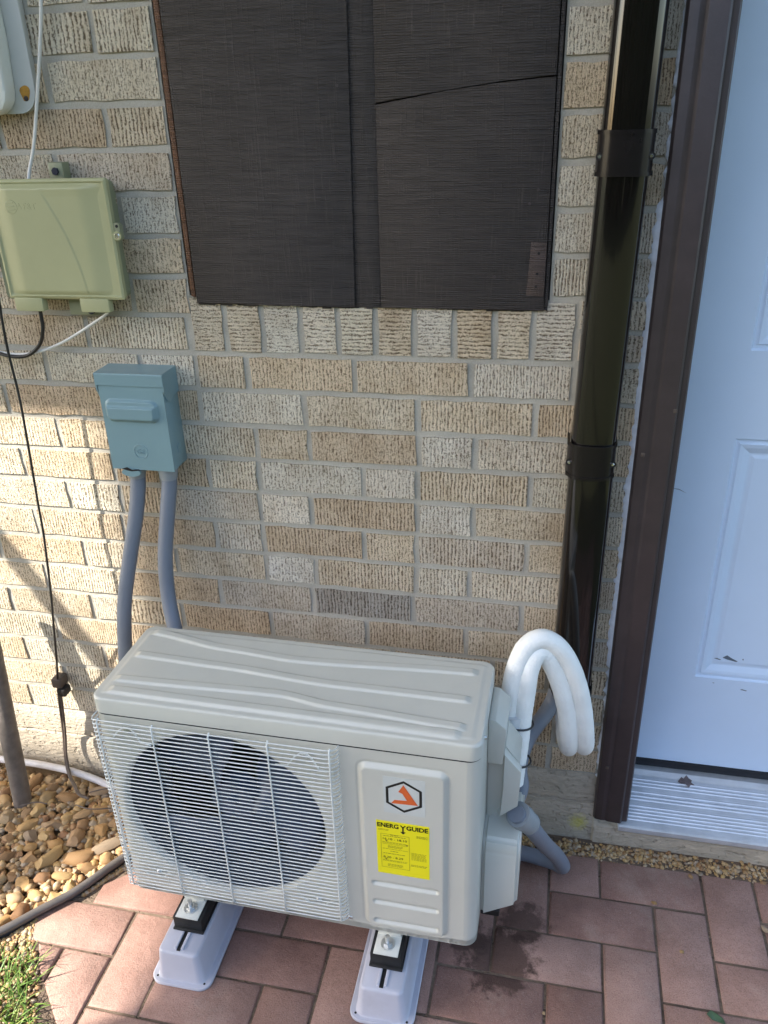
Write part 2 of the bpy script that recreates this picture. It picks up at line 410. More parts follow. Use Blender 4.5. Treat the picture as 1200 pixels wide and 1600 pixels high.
TONE = {'c': (.86, .765, .605), 'l': (.87, .80, .67), 't': (.81, .68, .505), 'b': (.73, .585, .42), 'w': (.85, .785, .67), 'g': (.74, .66, .545), 'd': (.50, .45, .385)}
JW = .0112
def brick_mesh(w, h, seed, edge=.0021):
    rr = random.Random(seed); pts = []
    nx, nz = (6, 2) if w > h else (2, 6)
    if w < .12 and w > h: nx = 4
    def side(a, b, n):
        for k in range(n):
            t = k/n; pts.append((a[0]+(b[0]-a[0])*t, a[1]+(b[1]-a[1])*t))
    w2, h2 = w/2, h/2
    side((-w2, -h2), (w2, -h2), nx); side((w2, -h2), (w2, h2), nz); side((w2, h2), (-w2, h2), nx); side((-w2, h2), (-w2, -h2), nz)
    pts = [(x+rr.uniform(-edge, edge*.6)*(1 if abs(x) > w2-1e-6 else .4), z+rr.uniform(-edge, edge*.6)) for x, z in pts]
    bm = bmesh.new()
    A = [bm.verts.new((x, rr.uniform(-.0006, .0006), z)) for x, z in pts]
    B = [bm.verts.new((x*1.008, .012, z*1.02)) for x, z in pts]
    n = len(pts); bm.faces.new(A)
    for i in range(n): j = (i+1) % n; bm.faces.new((A[i], A[j], B[j], B[i]))
    return bm_mesh(bm, 'brick')
BS = [brick_mesh(.1937, P-JW, 100+i) for i in range(7)]
BH = [brick_mesh(.0921, P-JW, 200+i) for i in range(5)]
BR = [brick_mesh(P-JW, .0925, 300+i) for i in range(5)]
for m_ in BS+BH: m_.materials.append(M['brick'])
for m_ in BR: m_.materials.append(M['brick_h'])
def put_brick(x0, x1, z0, z1, tone, rowlock=False):
    w, h = x1-x0-JW, z1-z0-JW
    if w < .012: return
    if rowlock: me, bw, bh = R.choice(BR), P-JW, .0925
    elif w > .135: me, bw, bh = R.choice(BS), .1937, P-JW
    else: me, bw, bh = R.choice(BH), .0921, P-JW
    o = link('brick', me, None, wall)
    o.location = ((x0+x1)/2, R.uniform(-.0012, .0008), (z0+z1)/2)
    o.rotation_euler = (0, R.uniform(-.003, .003), R.uniform(-.004, .004))
    o.scale = (w/bw, 1, h/bh)
    t = TONE[tone]; k = R.uniform(.92, 1.06); j = R.uniform(-.03, .03)
    o.color = (min(1, t[0]*k*(1+j)), t[1]*k, t[2]*k*(1-j), 1)
for k in range(-11, 14):
    z1, z0 = 1.05-P*(k-1), 1.05-P*k
    if k in JO: js, tn = JO[k]
    else:
        o_ = (-.646 if k % 2 else -.544); js, tn = [o_, o_+(.103 if k % 3 else .2035)], 'tcl'
    js = list(js); tn = list(tn)
    while js[0] > -1.16: js.insert(0, js[0]-.2035); tn.insert(0, R.choice('cttcb'))
    right = .4475 if k >= 1 else -.331
    if k == 0: right = -.343
    js = [j for j in js if j < right-.02]+[right]
    for i in range(len(js)-1):
        put_brick(js[i], js[i+1], z0, z1, tn[min(i+1, len(tn)-1)])
RL = [-.338, -.271, -.202, -.132, -.065, .001, .068, .136, .203, .266, .336]
for i in range(10): put_brick(RL[i], RL[i+1], 1.05, 1.1535, 'tcllctwtcw'[i] if i else 'c', True)
put_brick(.336, .4475, 1.05, 1.104, 'g'); put_brick(.336, .4475, 1.104, 1.158, 'l')
RT = 'lltlcltcll'
for i in range(-6, 5):
    z1 = 1.494-P*i; put_brick(.2875, .372, z1-P, z1, RT[(i+6) % 10]); put_brick(.372, .4475, z1-P, z1, 'gtggcgbgtg'[(i+6) % 10])
# mortar bed, window opening left free above the rowlock sill
bm = bmesh.new()
for (x0, x1, z0, z1) in ((-1.2, -.3325, .17, 1.80), (-.3325, .2885, .17, 1.1525), (.2885, .446, .17, 1.80)):
    nx = max(2, int((x1-x0)/.02)); nz = int((z1-z0)/.02)
    g = [[bm.verts.new((x0+(x1-x0)*i/nx, .0028+.0012*noise.noise((x0+(x1-x0)*i/nx*40, 3, (z0+(z1-z0)*j/nz)*40)), z0+(z1-z0)*j/nz)) for j in range(nz+1)] for i in range(nx+1)]
    for i in range(nx):
        for j in range(nz): bm.faces.new((g[i][j], g[i+1][j], g[i+1][j+1], g[i][j+1]))
link('mortar_bed', bm_mesh(bm, 'mortar_bed', True, 60), M['mortar'], wall)
boxo('wall_core', -1.75, .446, .02, .12, .17, 2.75, M['mortar'], wall)
# foundation
def found(x0, x1):
    bm = bmesh.new(); nx = int((x1-x0)/.03)
    prof = [(.03, .172), (.008, .171), (.0025, .166), (.000, .13), (-.001, .0985), (.0065, .0965), (.0065, .0945), (-.0035, .0925), (-.006, .074), (-.008, .03), (-.012, -.05)]
    rows = []
    for i in range(nx+1):
        x = x0+(x1-x0)*i/nx
        rows.append([bm.verts.new((x, y+(.0022*noise.noise((x*30, z*60, 1)) if 0 < k else 0), z+(.007*noise.noise((x*9, 5, 2))+.004*noise.noise((x*60, 5, 2)) if 4 <= k <= 7 else 0)+(.0035*noise.noise((x*25, 9, 2)) if k in (4, 5) else 0))) for k, (y, z) in enumerate(prof)])
    for a, b in zip(rows, rows[1:]):
        for k in range(len(prof)-1): bm.faces.new((a[k], b[k], b[k+1], a[k+1]))
    return link('foundation', bm_mesh(bm, 'foundation', True, 60), M['concrete'], wall)
found(-1.2, .4465)

# ------------------------------------------------------------------ boarded window
bw = empty('boarded_window', (-.02, 0, 1.138), 'dark brown painted plywood boarding with a vertical channel over the window', 'window board')
def poly_plate(name, pts, y0, y1, mat, parent, bev=.0012):
    return exo(name, pts, y0, y1, 'y', mat, parent, bev=bev)
TOPZ = 1.78
poly_plate('board', [(-.316, 1.1415), (-.180, 1.1395), (-.0315, 1.1385), (-.0215, TOPZ), (-.316, TOPZ)], -.008, .012, M['board'], bw)
poly_plate('board', [(.013, 1.138), (.2805, 1.1375), (.2795, 1.4715), (.20, 1.4662), (.12, 1.4578), (.013, 1.4425)], -.0065, .012, M['board'], bw)
poly_plate('board', [(.013, 1.4445), (.10, 1.4565), (.20, 1.4680), (.2795, 1.4728), (.2795, TOPZ), (.015, TOPZ)], -.0065, .012, M['board'], bw)
poly_plate('channel_strip', [(-.034, 1.1390), (.0125, 1.1385), (.0145, TOPZ), (-.024, TOPZ)], -.0042, .0118, M['channel'], bw)
boxo('board_edge_strip', .2808, .2865, -.004, .012, 1.145, TOPZ, M['channel'], bw, .001)
poly_plate('raw_wood_edge', [(-.3275, 1.152), (-.319, 1.150), (-.3185, TOPZ), (-.3285, TOPZ)], -.0035, .012, M['rawwood'], bw)
boxo('backing', -.335, .2885, .0135, .019, 1.14, TOPZ, M['black'], bw)
poly_plate('wood_patch', [(.2515, 1.162), (.2555, 1.244), (.2795, 1.243), (.2795, 1.160)], -.0085, -.0060, M['patchwood'], bw, .0006)
for x, z in ((.268, 1.227), (.267, 1.196), (.266, 1.176)): disco('nail_hole', (x, -.0084, z), (0, -1, 0), .0021, .0006, M['black'], bw, 8)
for x, z in ((-.045, 1.470), (.262, 1.32), (.266, 1.345), (-.035, 1.16), (.25, 1.30), (.20, 1.19)): disco('nail_head', (x, -.0082 if x < 0 else -.0064, z), (0, -1, 0), .0024, .0008, M['trim'], bw, 8)
# uneven drips of the dark paint along the lower edge
bm = bmesh.new(); x = -.316
while x < .285:
    w = R.uniform(.006, .022); h = R.uniform(.001, .0065)
    bmx(bm, x, min(x+w, .286), -.0022, .002, 1.1405-h, 1.1425)
    x += w
link('paint_drip_edge', bm_mesh(bm, 'paint_drip_edge'), M['board'], bw)

# ------------------------------------------------------------------ door frame, door, threshold
fr = empty('door_frame', (.48, 0, .066), 'dark brown painted door casing left of the pale blue door', 'door frame')
prof = [(.446, .03), (.4455, -.012), (.449, -.0185), (.462, -.0205), (.470, -.0185), (.474, -.0215), (.500, -.0235), (.5035, -.021), (.5045, -.016), (.5135, -.0155), (.5165, -.012), (.5165, .03)]
exo('casing', prof, .066, 1.80, 'z', M['trim'], fr, bev=.0006)
boxo('jamb', .499, .5175, .0305, .16, .10, 1.80, M['trim'], fr, .001)
bm = bmesh.new(); z = .17; rr = random.Random(5); L = []
while z < 1.79:
    L.append((z, max(.0006, .0035+.0045*noise.noise((z*14, 1, 9))+.006*noise.noise((z*75, 4, 2))+(.0045 if .45 < z < 1.3 else 0)))); z += .006
for (za, wa), (zb, wb) in zip(L, L[1:]):
    ya = -.0025-.4*wa; yb = -.0025-.4*wb
    f = [bm.verts.new(p) for p in ((.4470-wa*1.2, .0015, za), (.4470-wa*.55, ya, za), (.4470, ya-.001, za))]
    g = [bm.verts.new(p) for p in ((.4470-wb*1.2, .0015, zb), (.4470-wb*.55, yb, zb), (.4470, yb-.001, zb))]
    for i in range(2): bm.faces.new((f[i], f[i+1], g[i+1], g[i]))
bmesh.ops.remove_doubles(bm, verts=bm.verts, dist=1e-5)
link('caulk_bead', bm_mesh(bm, 'caulk_bead', True, 60), M['caulk'], fr)
for x, z in ((.455, .90), (.459, .21), (.497, .98)): boxo('putty_fleck', x, x+.006, -.0222 if x < .46 else -.0245, -.0175, z, z+.007, M['cable_b'], fr, .001)

dr = empty('door', (.97, .13, .12), 'pale blue panelled entry door with scuffed lower panel', 'door')
DX0, DX1, DZ0, DZ1, DY = .5185, 1.20, .118, 1.80, .13
def panel(bm, x0, x1, z0, z1):
    prev = None
    for ins, dy in ((0, 0), (.003, .0045), (.008, .0045), (.011, .0015), (.018, .003), (.030, .0085), (.034, .0085), (.040, .0065)):
        ring = [bm.verts.new((x, DY+dy, z)) for x, z in ((x0+ins, z0+ins), (x1-ins, z0+ins), (x1-ins, z1-ins), (x0+ins, z1-ins))]
        if prev:
            for i in range(4): j = (i+1) % 4; bm.faces.new((prev[i], prev[j], ring[j], ring[i]))
        prev = ring
    bm.faces.new(prev)
def slab_face(bm, x0, x1, z0, z1):
    bm.faces.new([bm.verts.new((x, DY, z)) for x, z in ((x0, z0), (x1, z0), (x1, z1), (x0, z1))])
xs = [DX0, .632, .885, .985, 1.15, DX1]; zs = [DZ0, .352, .884, 1.046, 1.58, DZ1]
bm = bmesh.new()
for i in range(5):
    for j in range(5):
        if i in (1, 3) and j in (1, 3): panel(bm, xs[i], xs[i+1], zs[j], zs[j+1])
        else: slab_face(bm, xs[i], xs[i+1], zs[j], zs[j+1])
bmesh.ops.remove_doubles(bm, verts=bm.verts, dist=1e-5)
bmx(bm, DX0, DX1, DY+.012, DY+.042, DZ0, DZ1)
link('door_leaf', bm_mesh(bm, 'door_leaf'), M['door'], dr)
def chip(pts, y, parent, mat): 
    bm = bmesh.new(); extrude(bm, pts, y-.0005, y+.0004, 'y'); link('paint_chip', bm_mesh(bm, 'paint_chip'), mat, parent)
chip([(.681, .402), (.690, .3985), (.708, .3945), (.711, .396), (.700, .4015), (.689, .4085)], DY+.0062, dr, M['chip'])
chip([(.665, .3985), (.676, .3955), (.679, .3965), (.671, .3995)], DY+.0062, dr, M['chip'])
chip([(.719, .401), (.722, .400), (.721, .404)], DY+.0062, dr, M['chip'])
chip([(.725, .330), (.737, .328), (.738, .3295), (.728, .332)], DY, dr, M['chip'])
chip([(.668, .341), (.673, .340), (.672, .3415)], DY, dr, M['chip'])
chip([(.530, .780), (.548, .777), (.562, .7705), (.548, .7785)], DY, dr, M['conduit'])
boxo('door_sweep', DX0, DX1, DY-.003, DY+.03, .098, .1165, M['sweep'], dr, .002)

th = empty('door_threshold', (.85, .05, 0), 'ribbed aluminium door sill on a concrete step', 'threshold')
prof = [(.17, .03), (.17, .094), (.118, .094), (.108, .0875)]
n = 62
y0, z0, y1, z1 = .106, .0865, -.020, .0605
for i in range(n+1):
    t = i/n; y = y0+(y1-y0)*t; z = z0+(z1-z0)*t
    ph = (t*15) % 1
    rib = .0014 if (ph < .30 and .02 < t < .92 and int(t*15) not in (4, 8)) else 0
    prof.append((y, z+rib))
prof += [(-.0245, .058), (-.0255, .049), (-.0225, .0445), (-.012, .044), (-.012, .03)]
exo('sill_plate', prof, .499, 1.20, 'x', M['alu'], th)
bm = bmesh.new()
bmx(bm, .448, 1.20, -.016, .2, -.05, .0425, .004)
link('concrete_step', bm_mesh(bm, 'concrete_step', True, 40), M['concrete'], th)
lf = exo('dry_leaf', [(.628, .100), (.636, .110), (.640, .106), (.647, .117), (.653, .113), (.662, .112), (.656, .104), (.664, .097), (.655, .096), (.650, .088), (.643, .095), (.634, .094)], 0, .0007, 'z', M['leaf'])
for v in lf.data.vertices: v.co.z += .0605+(v.co.y+.020)*.2064+.0025+.003*math.sin(v.co.x*140)
tag(lf, 'small dark dry leaf lying on the ribbed door sill', 'leaf')

# ------------------------------------------------------------------ line set cover (dark channel) beside the door
lc = empty('line_set_cover', (.375, 0, .41), 'glossy dark brown plastic pipe channel running up the wall beside the door', 'pipe cover')
def chan(w, d, o=0.0):
    k = [(0, -.002), (-o, -.002), (-o, -d+.019-o*.3), (.003-o*.6, -d+.012-o*.6), (.0085-o*.4, -d+.005-o), (.017, -d-o), (w/2, -d-.0012-o), (w-.017, -d-o), (w-.0085+o*.4, -d+.005-o), (w-.003+o*.6, -d+.012-o*.6), (w+o, -d+.019-o*.3), (w+o, -.002), (w, -.002)]
    return k[1:-1]
def chan_seg(name, za, zb, xa, xb, w, d, mat, o=0.0, bev=0.0):
    pr = chan(w, d, o); n_ = len(pr); cx = w/2
    inn = [(cx+(p[0]-cx)*(1-.0044/w), p[1]+.0022 if 0 < i < n_-1 else p[1]) for i, p in enumerate(pr)]
    bm = bmesh.new(); loop = pr+inn[::-1]
    A = [bm.verts.new((xa+p[0], p[1], za)) for p in loop]; B = [bm.verts.new((xb+p[0], p[1], zb)) for p in loop]
    m = len(loop)
    for i in range(m): bm.faces.new((A[i], A[(i+1) % m], B[(i+1) % m], B[i]))
    for i in range(n_-1):
        for L in (A, B): bm.faces.new((L[i], L[i+1], L[m-2-i], L[m-1-i]))
    return link(name, bm_mesh(bm, name, True, 30), mat, lc)
chan_seg('channel_cover', .90, 1.80, .3385, .3545, .071, .063, M['cover'])
chan_seg('channel_cover', .415, .899, .3365, .3385, .074, .062, M['cover'])
for zc, xc in ((1.371, .3465), (.901, .3372)):
    c_ = chan_seg('coupling', zc-.029, zc+.029, xc-.0005, xc+.0005, .0715, .063, M['cover_matte'], .0032)
    for zz in (zc-.0275, zc+.0275):
        r_ = chan_seg('coupling_rib', zz-.0028, zz+.0028, xc, xc, .0715, .063, M['cover_matte'], .0046)
    for xx in (xc+.0005, xc+.071):
        h = disco('screw_recess', (xx, -.0515, zc-.004), (0, -1, 0), .0055, .003, M['black'], c_, 14)
        disco('screw', (xx, -.0545, zc-.004), (0, -1, 0), .0034, .0022, M['screw'], c_, 12, .002)
chan_seg('end_collar', .408, .428, .3362, .3362, .0745, .062, M['cover_matte'], .003)

# ------------------------------------------------------------------ utility boxes and cables
# pale grey metal cover top left
ub = empty('utility_cover', (-.60, 0, 1.445), 'pale grey metal cover with a rusty screw at its lower end', 'cover')
def capsule(x0, x1, z0, z1, r, n=10):
    out = [(x1, z1), (x0, z1)]
    for k in range(n+1):
        a = math.radians(180+90*k/n); out.append((x0+r+r*math.cos(a), z0+r+r*math.sin(a)))
    for k in range(n+1):
        a = math.radians(270+90*k/n); out.append((x1-r+r*math.cos(a), z0+r+r*math.sin(a)))
    return out
exo('base_plate', capsule(-.68, -.5485, 1.446, 1.80, .034), -.012, .002, 'y', M['whitebox'], ub, bev=.003)
exo('raised_cover', [(-.68, 1.80), (-.68, 1.4445), (-.620, 1.4445), (-.606, 1.446), (-.594, 1.453), (-.586, 1.464), (-.582, 1.478), (-.579, 1.55), (-.577, 1.80)], -.042, -.013, 'y', M['offwhite'], ub, bev=.004)
sc = disco('screw', (-.5665, -.0125, 1.468), (0, -1, 0), .0042, .002, M['trim'], ub, 12, .003)
bm = bmesh.new()
extrude(bm, [(-.5665+.0085*math.cos(a)*(1+.2*math.sin(3*a)), 1.4755+.0125*math.sin(a)*(1+.12*math.sin(2*a+1))) for a in [2*math.pi*k/18 for k in range(18)]], -.0128, -.0122, 'y')
link('rust_bloom', bm_mesh(bm, 'rust_bloom'), M['rust'], ub)

# olive network box
nb = empty('network_box', (-.515, 0, 1.13), 'olive beige plastic telecom box on the brick wall', 'utility box')
bm = bmesh.new(); extrude(bm, rrect(-.640, -.424, 1.153, 1.347, .008), -.066, .003, 'y')
bmesh.ops.bevel(bm, geom=bm.edges[:], offset=.0012, segments=1, affect='EDGES')
link('housing', bm_mesh(bm, 'housing', True, 40), M['olive_dk'], nb)
# lid: rim + bulged face as a height field
def hfield(name, x0, x1, z0, z1, nx, nz, fn, mat, parent, axis='y'):
    bm = bmesh.new(); g = []
    for i in range(nx+1):
        row = []
        for j in range(nz+1):
            a = x0+(x1-x0)*i/nx; b = z0+(z1-z0)*j/nz; h = fn(a, b)
            row.append(bm.verts.new((a, h, b) if axis == 'y' else (a, b, h)))
        g.append(row)
    for i in range(nx):
        for j in range(nz): bm.faces.new((g[i][j], g[i+1][j], g[i+1][j+1], g[i][j+1]))
    me = bm_mesh(bm, name, True, 60); return link(name, me, mat, parent)
def lid_h(x, z):
    d = min(x+.628, -.4095-x, z-1.1565, 1.3525-z)
    rim = sstep(0, .003, d)*.004
    gro = -.0065*sstep(.0055, .0085, d)
    bul = .011*sstep(.004, .042, x+.628)*sstep(.006, .055, -.4095-x)*sstep(.0, .016, z-1.1565)*sstep(.006, .016, 1.3525-z)
    crease = 0
    zz = (z-1.16)/.19
    xc = -.472-.052*zz*zz-.012*zz
    crease = .0016*sstep(-.0008, .0008, x-xc) * sstep(.012, .03, 1.3525-z)
    return -.080-rim-gro*0-bul+crease+ (0.0045*sstep(.005, .0075, d))
lid = hfield('lid', -.628, -.4095, 1.1565, 1.3525, 130, 110, lid_h, M['olive'], nb)
bm = bmesh.new(); extrude(bm, rrect(-.628, -.4095, 1.1565, 1.3525, .006), -.0798, -.0655, 'y')
link('lid_skirt', bm_mesh(bm, 'lid_skirt'), M['olive'], lid)
for x0, x1 in ((-.620, -.566), (-.494, -.440)): boxo('hinge_flap', x0, x1, -.084, -.058, 1.134, 1.158, M['olive'], nb, .002)
ear = boxo('mounting_ear', -.545, -.5185, -.022, .001, 1.345, 1.372, M['olive_dk'], nb, .001)
disco('ear_bolt', (-.532, -.022, 1.3585), (0, -1, 0), .0062, .004, M['bluebolt'], ear, 6)
ear = boxo('mounting_ear', -.556, -.498, -.022, .001, 1.120, 1.152, M['olive_dk'], nb, .001)
disco('ear_bolt', (-.512, -.022, 1.128), (0, -1, 0), .0062, .005, M['bluebolt'], ear, 10)
boxo('side_tab', -.664, -.640, -.012, .001, 1.165, 1.195, M['olive_dk'], nb, .0015)
lt = exo('latch_tab', rrect(-.4105, -.399, 1.2535, 1.283, .005), -.078, -.060, 'y', M['olive_dk'], nb, bev=.001)
disco('latch_hole', (-.4035, -.0781, 1.2775), (0, -1, 0), .0026, .0008, M['black'], lt, 10)
disco('latch_boss', (-.4045, -.078, 1.2625), (0, -1, 0), .0072, .004, M['olive'], lt, 18)
disco('latch_screw', (-.4045, -.082, 1.2625), (0, -1, 0), .0046, .0015, M['screw'], lt, 14, .0035)
# faint embossed globe and lettering
def emboss_text(txt, size, c, y, mat, parent, ext=.0005, off=0, name='lettering', bold=0):
    me = text_mesh(txt, size, ext, off); me.materials.clear()
    m = Matrix.Translation((c[0], y, c[1])) @ Matrix.Rotation(math.pi/2, 4, 'X')
    me.transform(m); me.materials.append(mat); return link(name, me, None, parent)
def lid_y(x, z): return lid_h(x, z)
disco('embossed_globe', (-.584, lid_y(-.584, 1.310)+.0006, 1.310), (0, -1, 0), .0115, .0014, M['olive'], lid, 28, .0105)
for k in range(3): boxo('globe_stripe', -.592+.001*k, -.577-.001*k, lid_y(-.584, 1.31)-.0014, lid_y(-.584, 1.31), 1.3045+.0055*k, 1.3068+.0055*k, M['olive'], lid, .0004)
emboss_text('AT&T', .0145, (-.556, 1.310), lid_y(-.556, 1.310), M['olive'], lid, .0006)

# disconnect box
db = empty('disconnect_box', (-.425, 0, .85), 'blue grey steel disconnect box above the two grey conduits', 'electrical box')
boxo('housing', -.4845, -.3665, -.086, .003, .851, 1.030, M['teal'], db, .0012)
prof = [(.002, 1.038), (-.0925, 1.0365), (-.0945, 1.0345), (-.0945, 1.014), (-.0925, 1.0140), (-.0925, 1.0315), (.002, 1.033)]
hood = exo('hood', prof, -.4875, -.3635, 'x', M['teal'], db)
exo('hood_cheek', [(-.0930, 1.0355), (-.0930, 1.005), (-.078, .985), (-.058, .980), (-.040, .988), (.0, .990), (.0, 1.0365)], -.3655, -.3630, 'x', M['teal'], hood)
exo('hood_cheek', [(-.0930, 1.0355), (-.0930, 1.005), (-.078, .985), (-.058, .980), (-.040, .988), (.0, .990), (.0, 1.0365)], -.4880, -.4855, 'x', M['teal'], hood)
def cov_h(x, z):
    # raised pull handle pressed in the cover
    dx = min(x+.4775, -.3785-x); dz = min(z-.9445, .9885-z)
    r = .014
    if dx < r and dz < r: d = r-math.hypot(r-dx, r-dz)
    else: d = min(dx, dz)
    h = .009*sstep(0, .0045, d)
    d2 = min(d, .9785-z)
    h += .009*sstep(.004, .0085, min(d, .9815-z))
    return -.0905-h
cov = hfield('cover', -.4845, -.3665, .849, 1.014, 96, 132, cov_h, M['teal'], db)
bm = bmesh.new(); bmx(bm, -.4845, -.3665, -.0904, -.0862, .849, 1.0135); link('cover_edge', bm_mesh(bm, 'cover_edge'), M['teal'], cov)
# round embossed monogram
bm = bmesh.new()
for a0, a1 in ((20, 160), (200, 340)):
    tube(bm, [(-.425+.0125*math.cos(math.radians(a)), -.0905, .8865+.0135*math.sin(math.radians(a))) for a in range(a0-14, a1+15, 8)], .0015, 6, 0)
link('emblem_ring', bm_mesh(bm, 'emblem_ring', True, 60), M['teal'], cov)
emboss_text('GE', .0125, (-.425, .8865), -.0906, M['teal'], cov, .0016, name='emblem_letters')
hs = exo('hasp', [(-.449+.018*math.cos(a), .849-.0055+.008*math.sin(a)) for a in [2*math.pi*k/20 for k in range(20)]], -.096, -.088, 'y', M['teal'], db)
exo('hasp_slot', [(-.465, .851), (-.455, .8545), (-.446, .850), (-.433, .8515), (-.431, .849), (-.447, .8465), (-.456, .848)], -.0966, -.0955, 'y', M['black'], hs)
ko = disco('knockout', (-.3664, -.04, .885), (1, 0, 0), .011, .0007, M['teal'], db, 20)

def reshape(root, fx, fy, fz, skip=()):
    for o in [c for c in root.children_recursive if c.type == 'MESH']:
        if o.name.split('.')[0] in skip or (o.parent and o.parent.name.split('.')[0] in skip): continue
        for v in o.data.vertices: v.co = Vector((fx(v.co.x), fy(v.co.y), fz(v.co.z)))
reshape(db, lambda x: -.508+(x+.4845)*1.072, lambda y: y*.62, lambda z: z-.0125)
reshape(nb, lambda x: -.650+(x+.628)*1.0137, lambda y: y*.63, lambda z: 1.154+(z-1.1565)*.995, ('mounting_ear', 'side_tab'))
c1 = [(-.475, -.030, .842), (-.475, -.030, .806), (-.484, -.042, .740), (-.505, -.06, .646), (-.527, -.075, .547), (-.537, -.09, .445), (-.540, -.10, .353), (-.52, -.115, .26), (-.46, -.13, .20), (-.36, -.15, .18)]
c2 = [(-.409, -.030, .842), (-.409, -.030, .808), (-.417, -.042, .745), (-.428, -.06, .652), (-.427, -.075, .572), (-.410, -.10, .506), (-.383, -.13, .445), (-.35, -.16, .38), (-.33, -.175, .30)]
for pts, lab in ((c1, 'left of the two grey conduits below the blue grey box'), (c2, 'right of the two grey conduits below the blue grey box')):
    t = empty('grey_conduit', pts[-1], lab, 'conduit', 'conduits below the disconnect box')
    tubeo('conduit_hose', pts, .0147, M['conduit'], t, 18)
    bm = bmesh.new(); p = Vector(pts[0])
    disc(bm, p+Vector((0, 0, .003)), (0, 0, -1), .0200, .016, 20, .0200); disc(bm, p+Vector((0, 0, -.013)), (-.05, 0, -1), .0190, .018, 20, .0165)
    link('conduit_fitting', bm_mesh(bm, 'conduit_fitting', True, 35), M['nut'], t)

tag(tubeo('white_cable', [(-.500, -.012, 1.80), (-.502, -.012, 1.66), (-.509, -.012, 1.60), (-.524, -.013, 1.54), (-.545, -.014, 1.47), (-.566, -.017, 1.40), (-.580, -.022, 1.362), (-.583, -.03, 1.34)], .0029, M['cable_w'], None, 10), 'white cable hanging down the wall into the top of the olive box', 'cable')
tag(tubeo('white_cable', [(-.464, -.036, 1.15), (-.475, -.036, 1.128), (-.505, -.03, 1.110), (-.545, -.025, 1.088), (-.590, -.022, 1.066), (-.640, -.022, 1.049), (-.69, -.02, 1.043), (-.74, -.02, 1.05), (-.82, -.02, 1.07), (-.95, -.015, 1.10)], .0027, M['cable_w'], None, 10), 'thin white cable curving left from under the olive box', 'cable')
tag(tubeo('black_cable', [(-.606, -.036, 1.15), (-.607, -.036, 1.12), (-.610, -.035, 1.095), (-.628, -.028, 1.065), (-.66, -.026, 1.043), (-.70, -.026, 1.041), (-.76, -.02, 1.055), (-.86, -.015, 1.075)], .0034, M['cable_k'], None, 10), 'short black cable loop below the olive box', 'cable')
dw = empty('dangling_cable', (-.778, -.045, 0), 'long black cable dangling down the sunlit bricks to the river stones', 'cable')
tubeo('upper_cable', [(-.655, -.04, 1.27), (-.670, -.048, 1.19), (-.676, -.05, 1.137), (-.679, -.052, 1.062), (-.678, -.052, .97), (-.682, -.053, .881), (-.686, -.055, .80), (-.689, -.056, .745), (-.690, -.059, .688), (-.694, -.064, .616), (-.702, -.066, .539), (-.719, -.06, .453), (-.744, -.045, .354), (-.766, -.030, .286)], .0024, M['cable_k'], dw, 10)
boxo('cable_clip', -.781, -.757, -.036, -.005, .262, .286, M['cable_b'], dw, .003)
boxo('plug', -.769, -.748, -.042, -.014, .243, .263, M['cable_k'], dw, .004)
bm = bmesh.new()
for dx in (0, .0062): tube(bm, [(-.771+dx, -.03, .258), (-.777+dx, -.028, .225), (-.785+dx, -.026, .17), (-.793+dx*.8, -.025, .11), (-.797+dx*.6, -.03, .065), (-.790+dx*.6, -.045, .03), (-.768+dx*.6, -.07, .022), (-.742+dx*.6, -.095, .030), (-.715+dx*.6, -.12, .030), (-.69+dx*.6, -.125, .026)], .0030, 8)
link('lower_cable', bm_mesh(bm, 'lower_cable', True, 60), M['cable_b'], dw)

# ------------------------------------------------------------------ outdoor unit
ac = empty('outdoor_unit', (-.09, -.30, .128), 'light grey outdoor air conditioning unit with wire fan guard', 'air conditioner')
X0, X1, YF, YB, ZB, ZT = -.414, .236, -.405, -.190, .128, .5440
def arc(cx, cy, r, a0, a1, n=6): return [(cx+r*math.cos(math.radians(a0+(a1-a0)*k/n)), cy+r*math.sin(math.radians(a0+(a1-a0)*k/n))) for k in range(n+1)]
rf = .022; rb = .010
pl = [(X0+rf, YF)]+arc(X0+rf, YF+rf, rf, 270, 180)[1:]+arc(X0+rb, YB-rb, rb, 180, 90)+arc(X1-rb, YB-rb, rb, 90, 0)+arc(X1-rf, YF+rf, rf, 0, -90)
bm = bmesh.new(); extrude(bm, pl, ZB, ZT, 'z', closed=False)
link('cabinet', bm_mesh(bm, 'cabinet', True, 40), M['ac'], ac)
bm = bmesh.new(); extrude(bm, [(x, y) for x, y in pl], ZB-.001, ZB+.012, 'z'); link('base_pan', bm_mesh(bm, 'base_pan'), M['ac'], ac)
# fan side of the front: plate with round opening and rolled lip
FX, FZ, FR = -.2035, .344, .1845
bm = bmesh.new(); N = 96; rings = []
hx0, hx1 = X0+rf, .004
def rect_pt(a):
    c, s = math.cos(a), math.sin(a); t = 1e9
    for lim, d in ((hx1-FX, c), (hx0-FX, c), (ZT-FZ, s), (ZB-FZ, s)):
        if abs(d) > 1e-9 and lim/d > 0: t = min(t, lim/d)
    return (FX+t*c, FZ+t*s)
angs = sorted([2*math.pi*k/N for k in range(N)]+[math.atan2(z-FZ, x-FX) % (2*math.pi) for x in (hx0, hx1) for z in (ZB, ZT)])
for r_, y_ in ((None, YF), (FR+.004, YF), (FR, YF+.0012), (FR-.003, YF+.005), (FR-.0035, YF+.014)):
    ring = []
    for a in angs:
        x, z = rect_pt(a) if r_ is None else (FX+r_*math.cos(a), FZ+r_*math.sin(a))
        if r_ is None: pass
        ring.append(bm.verts.new((x, y_, z)))
    rings.append(ring)
fpl = bm
for q_, (a, b) in enumerate(zip(rings, rings[1:])):
    for i in range(len(angs)):
        j = (i+1) % len(angs); bm.faces.new((a[i], a[j], b[j], b[i]))
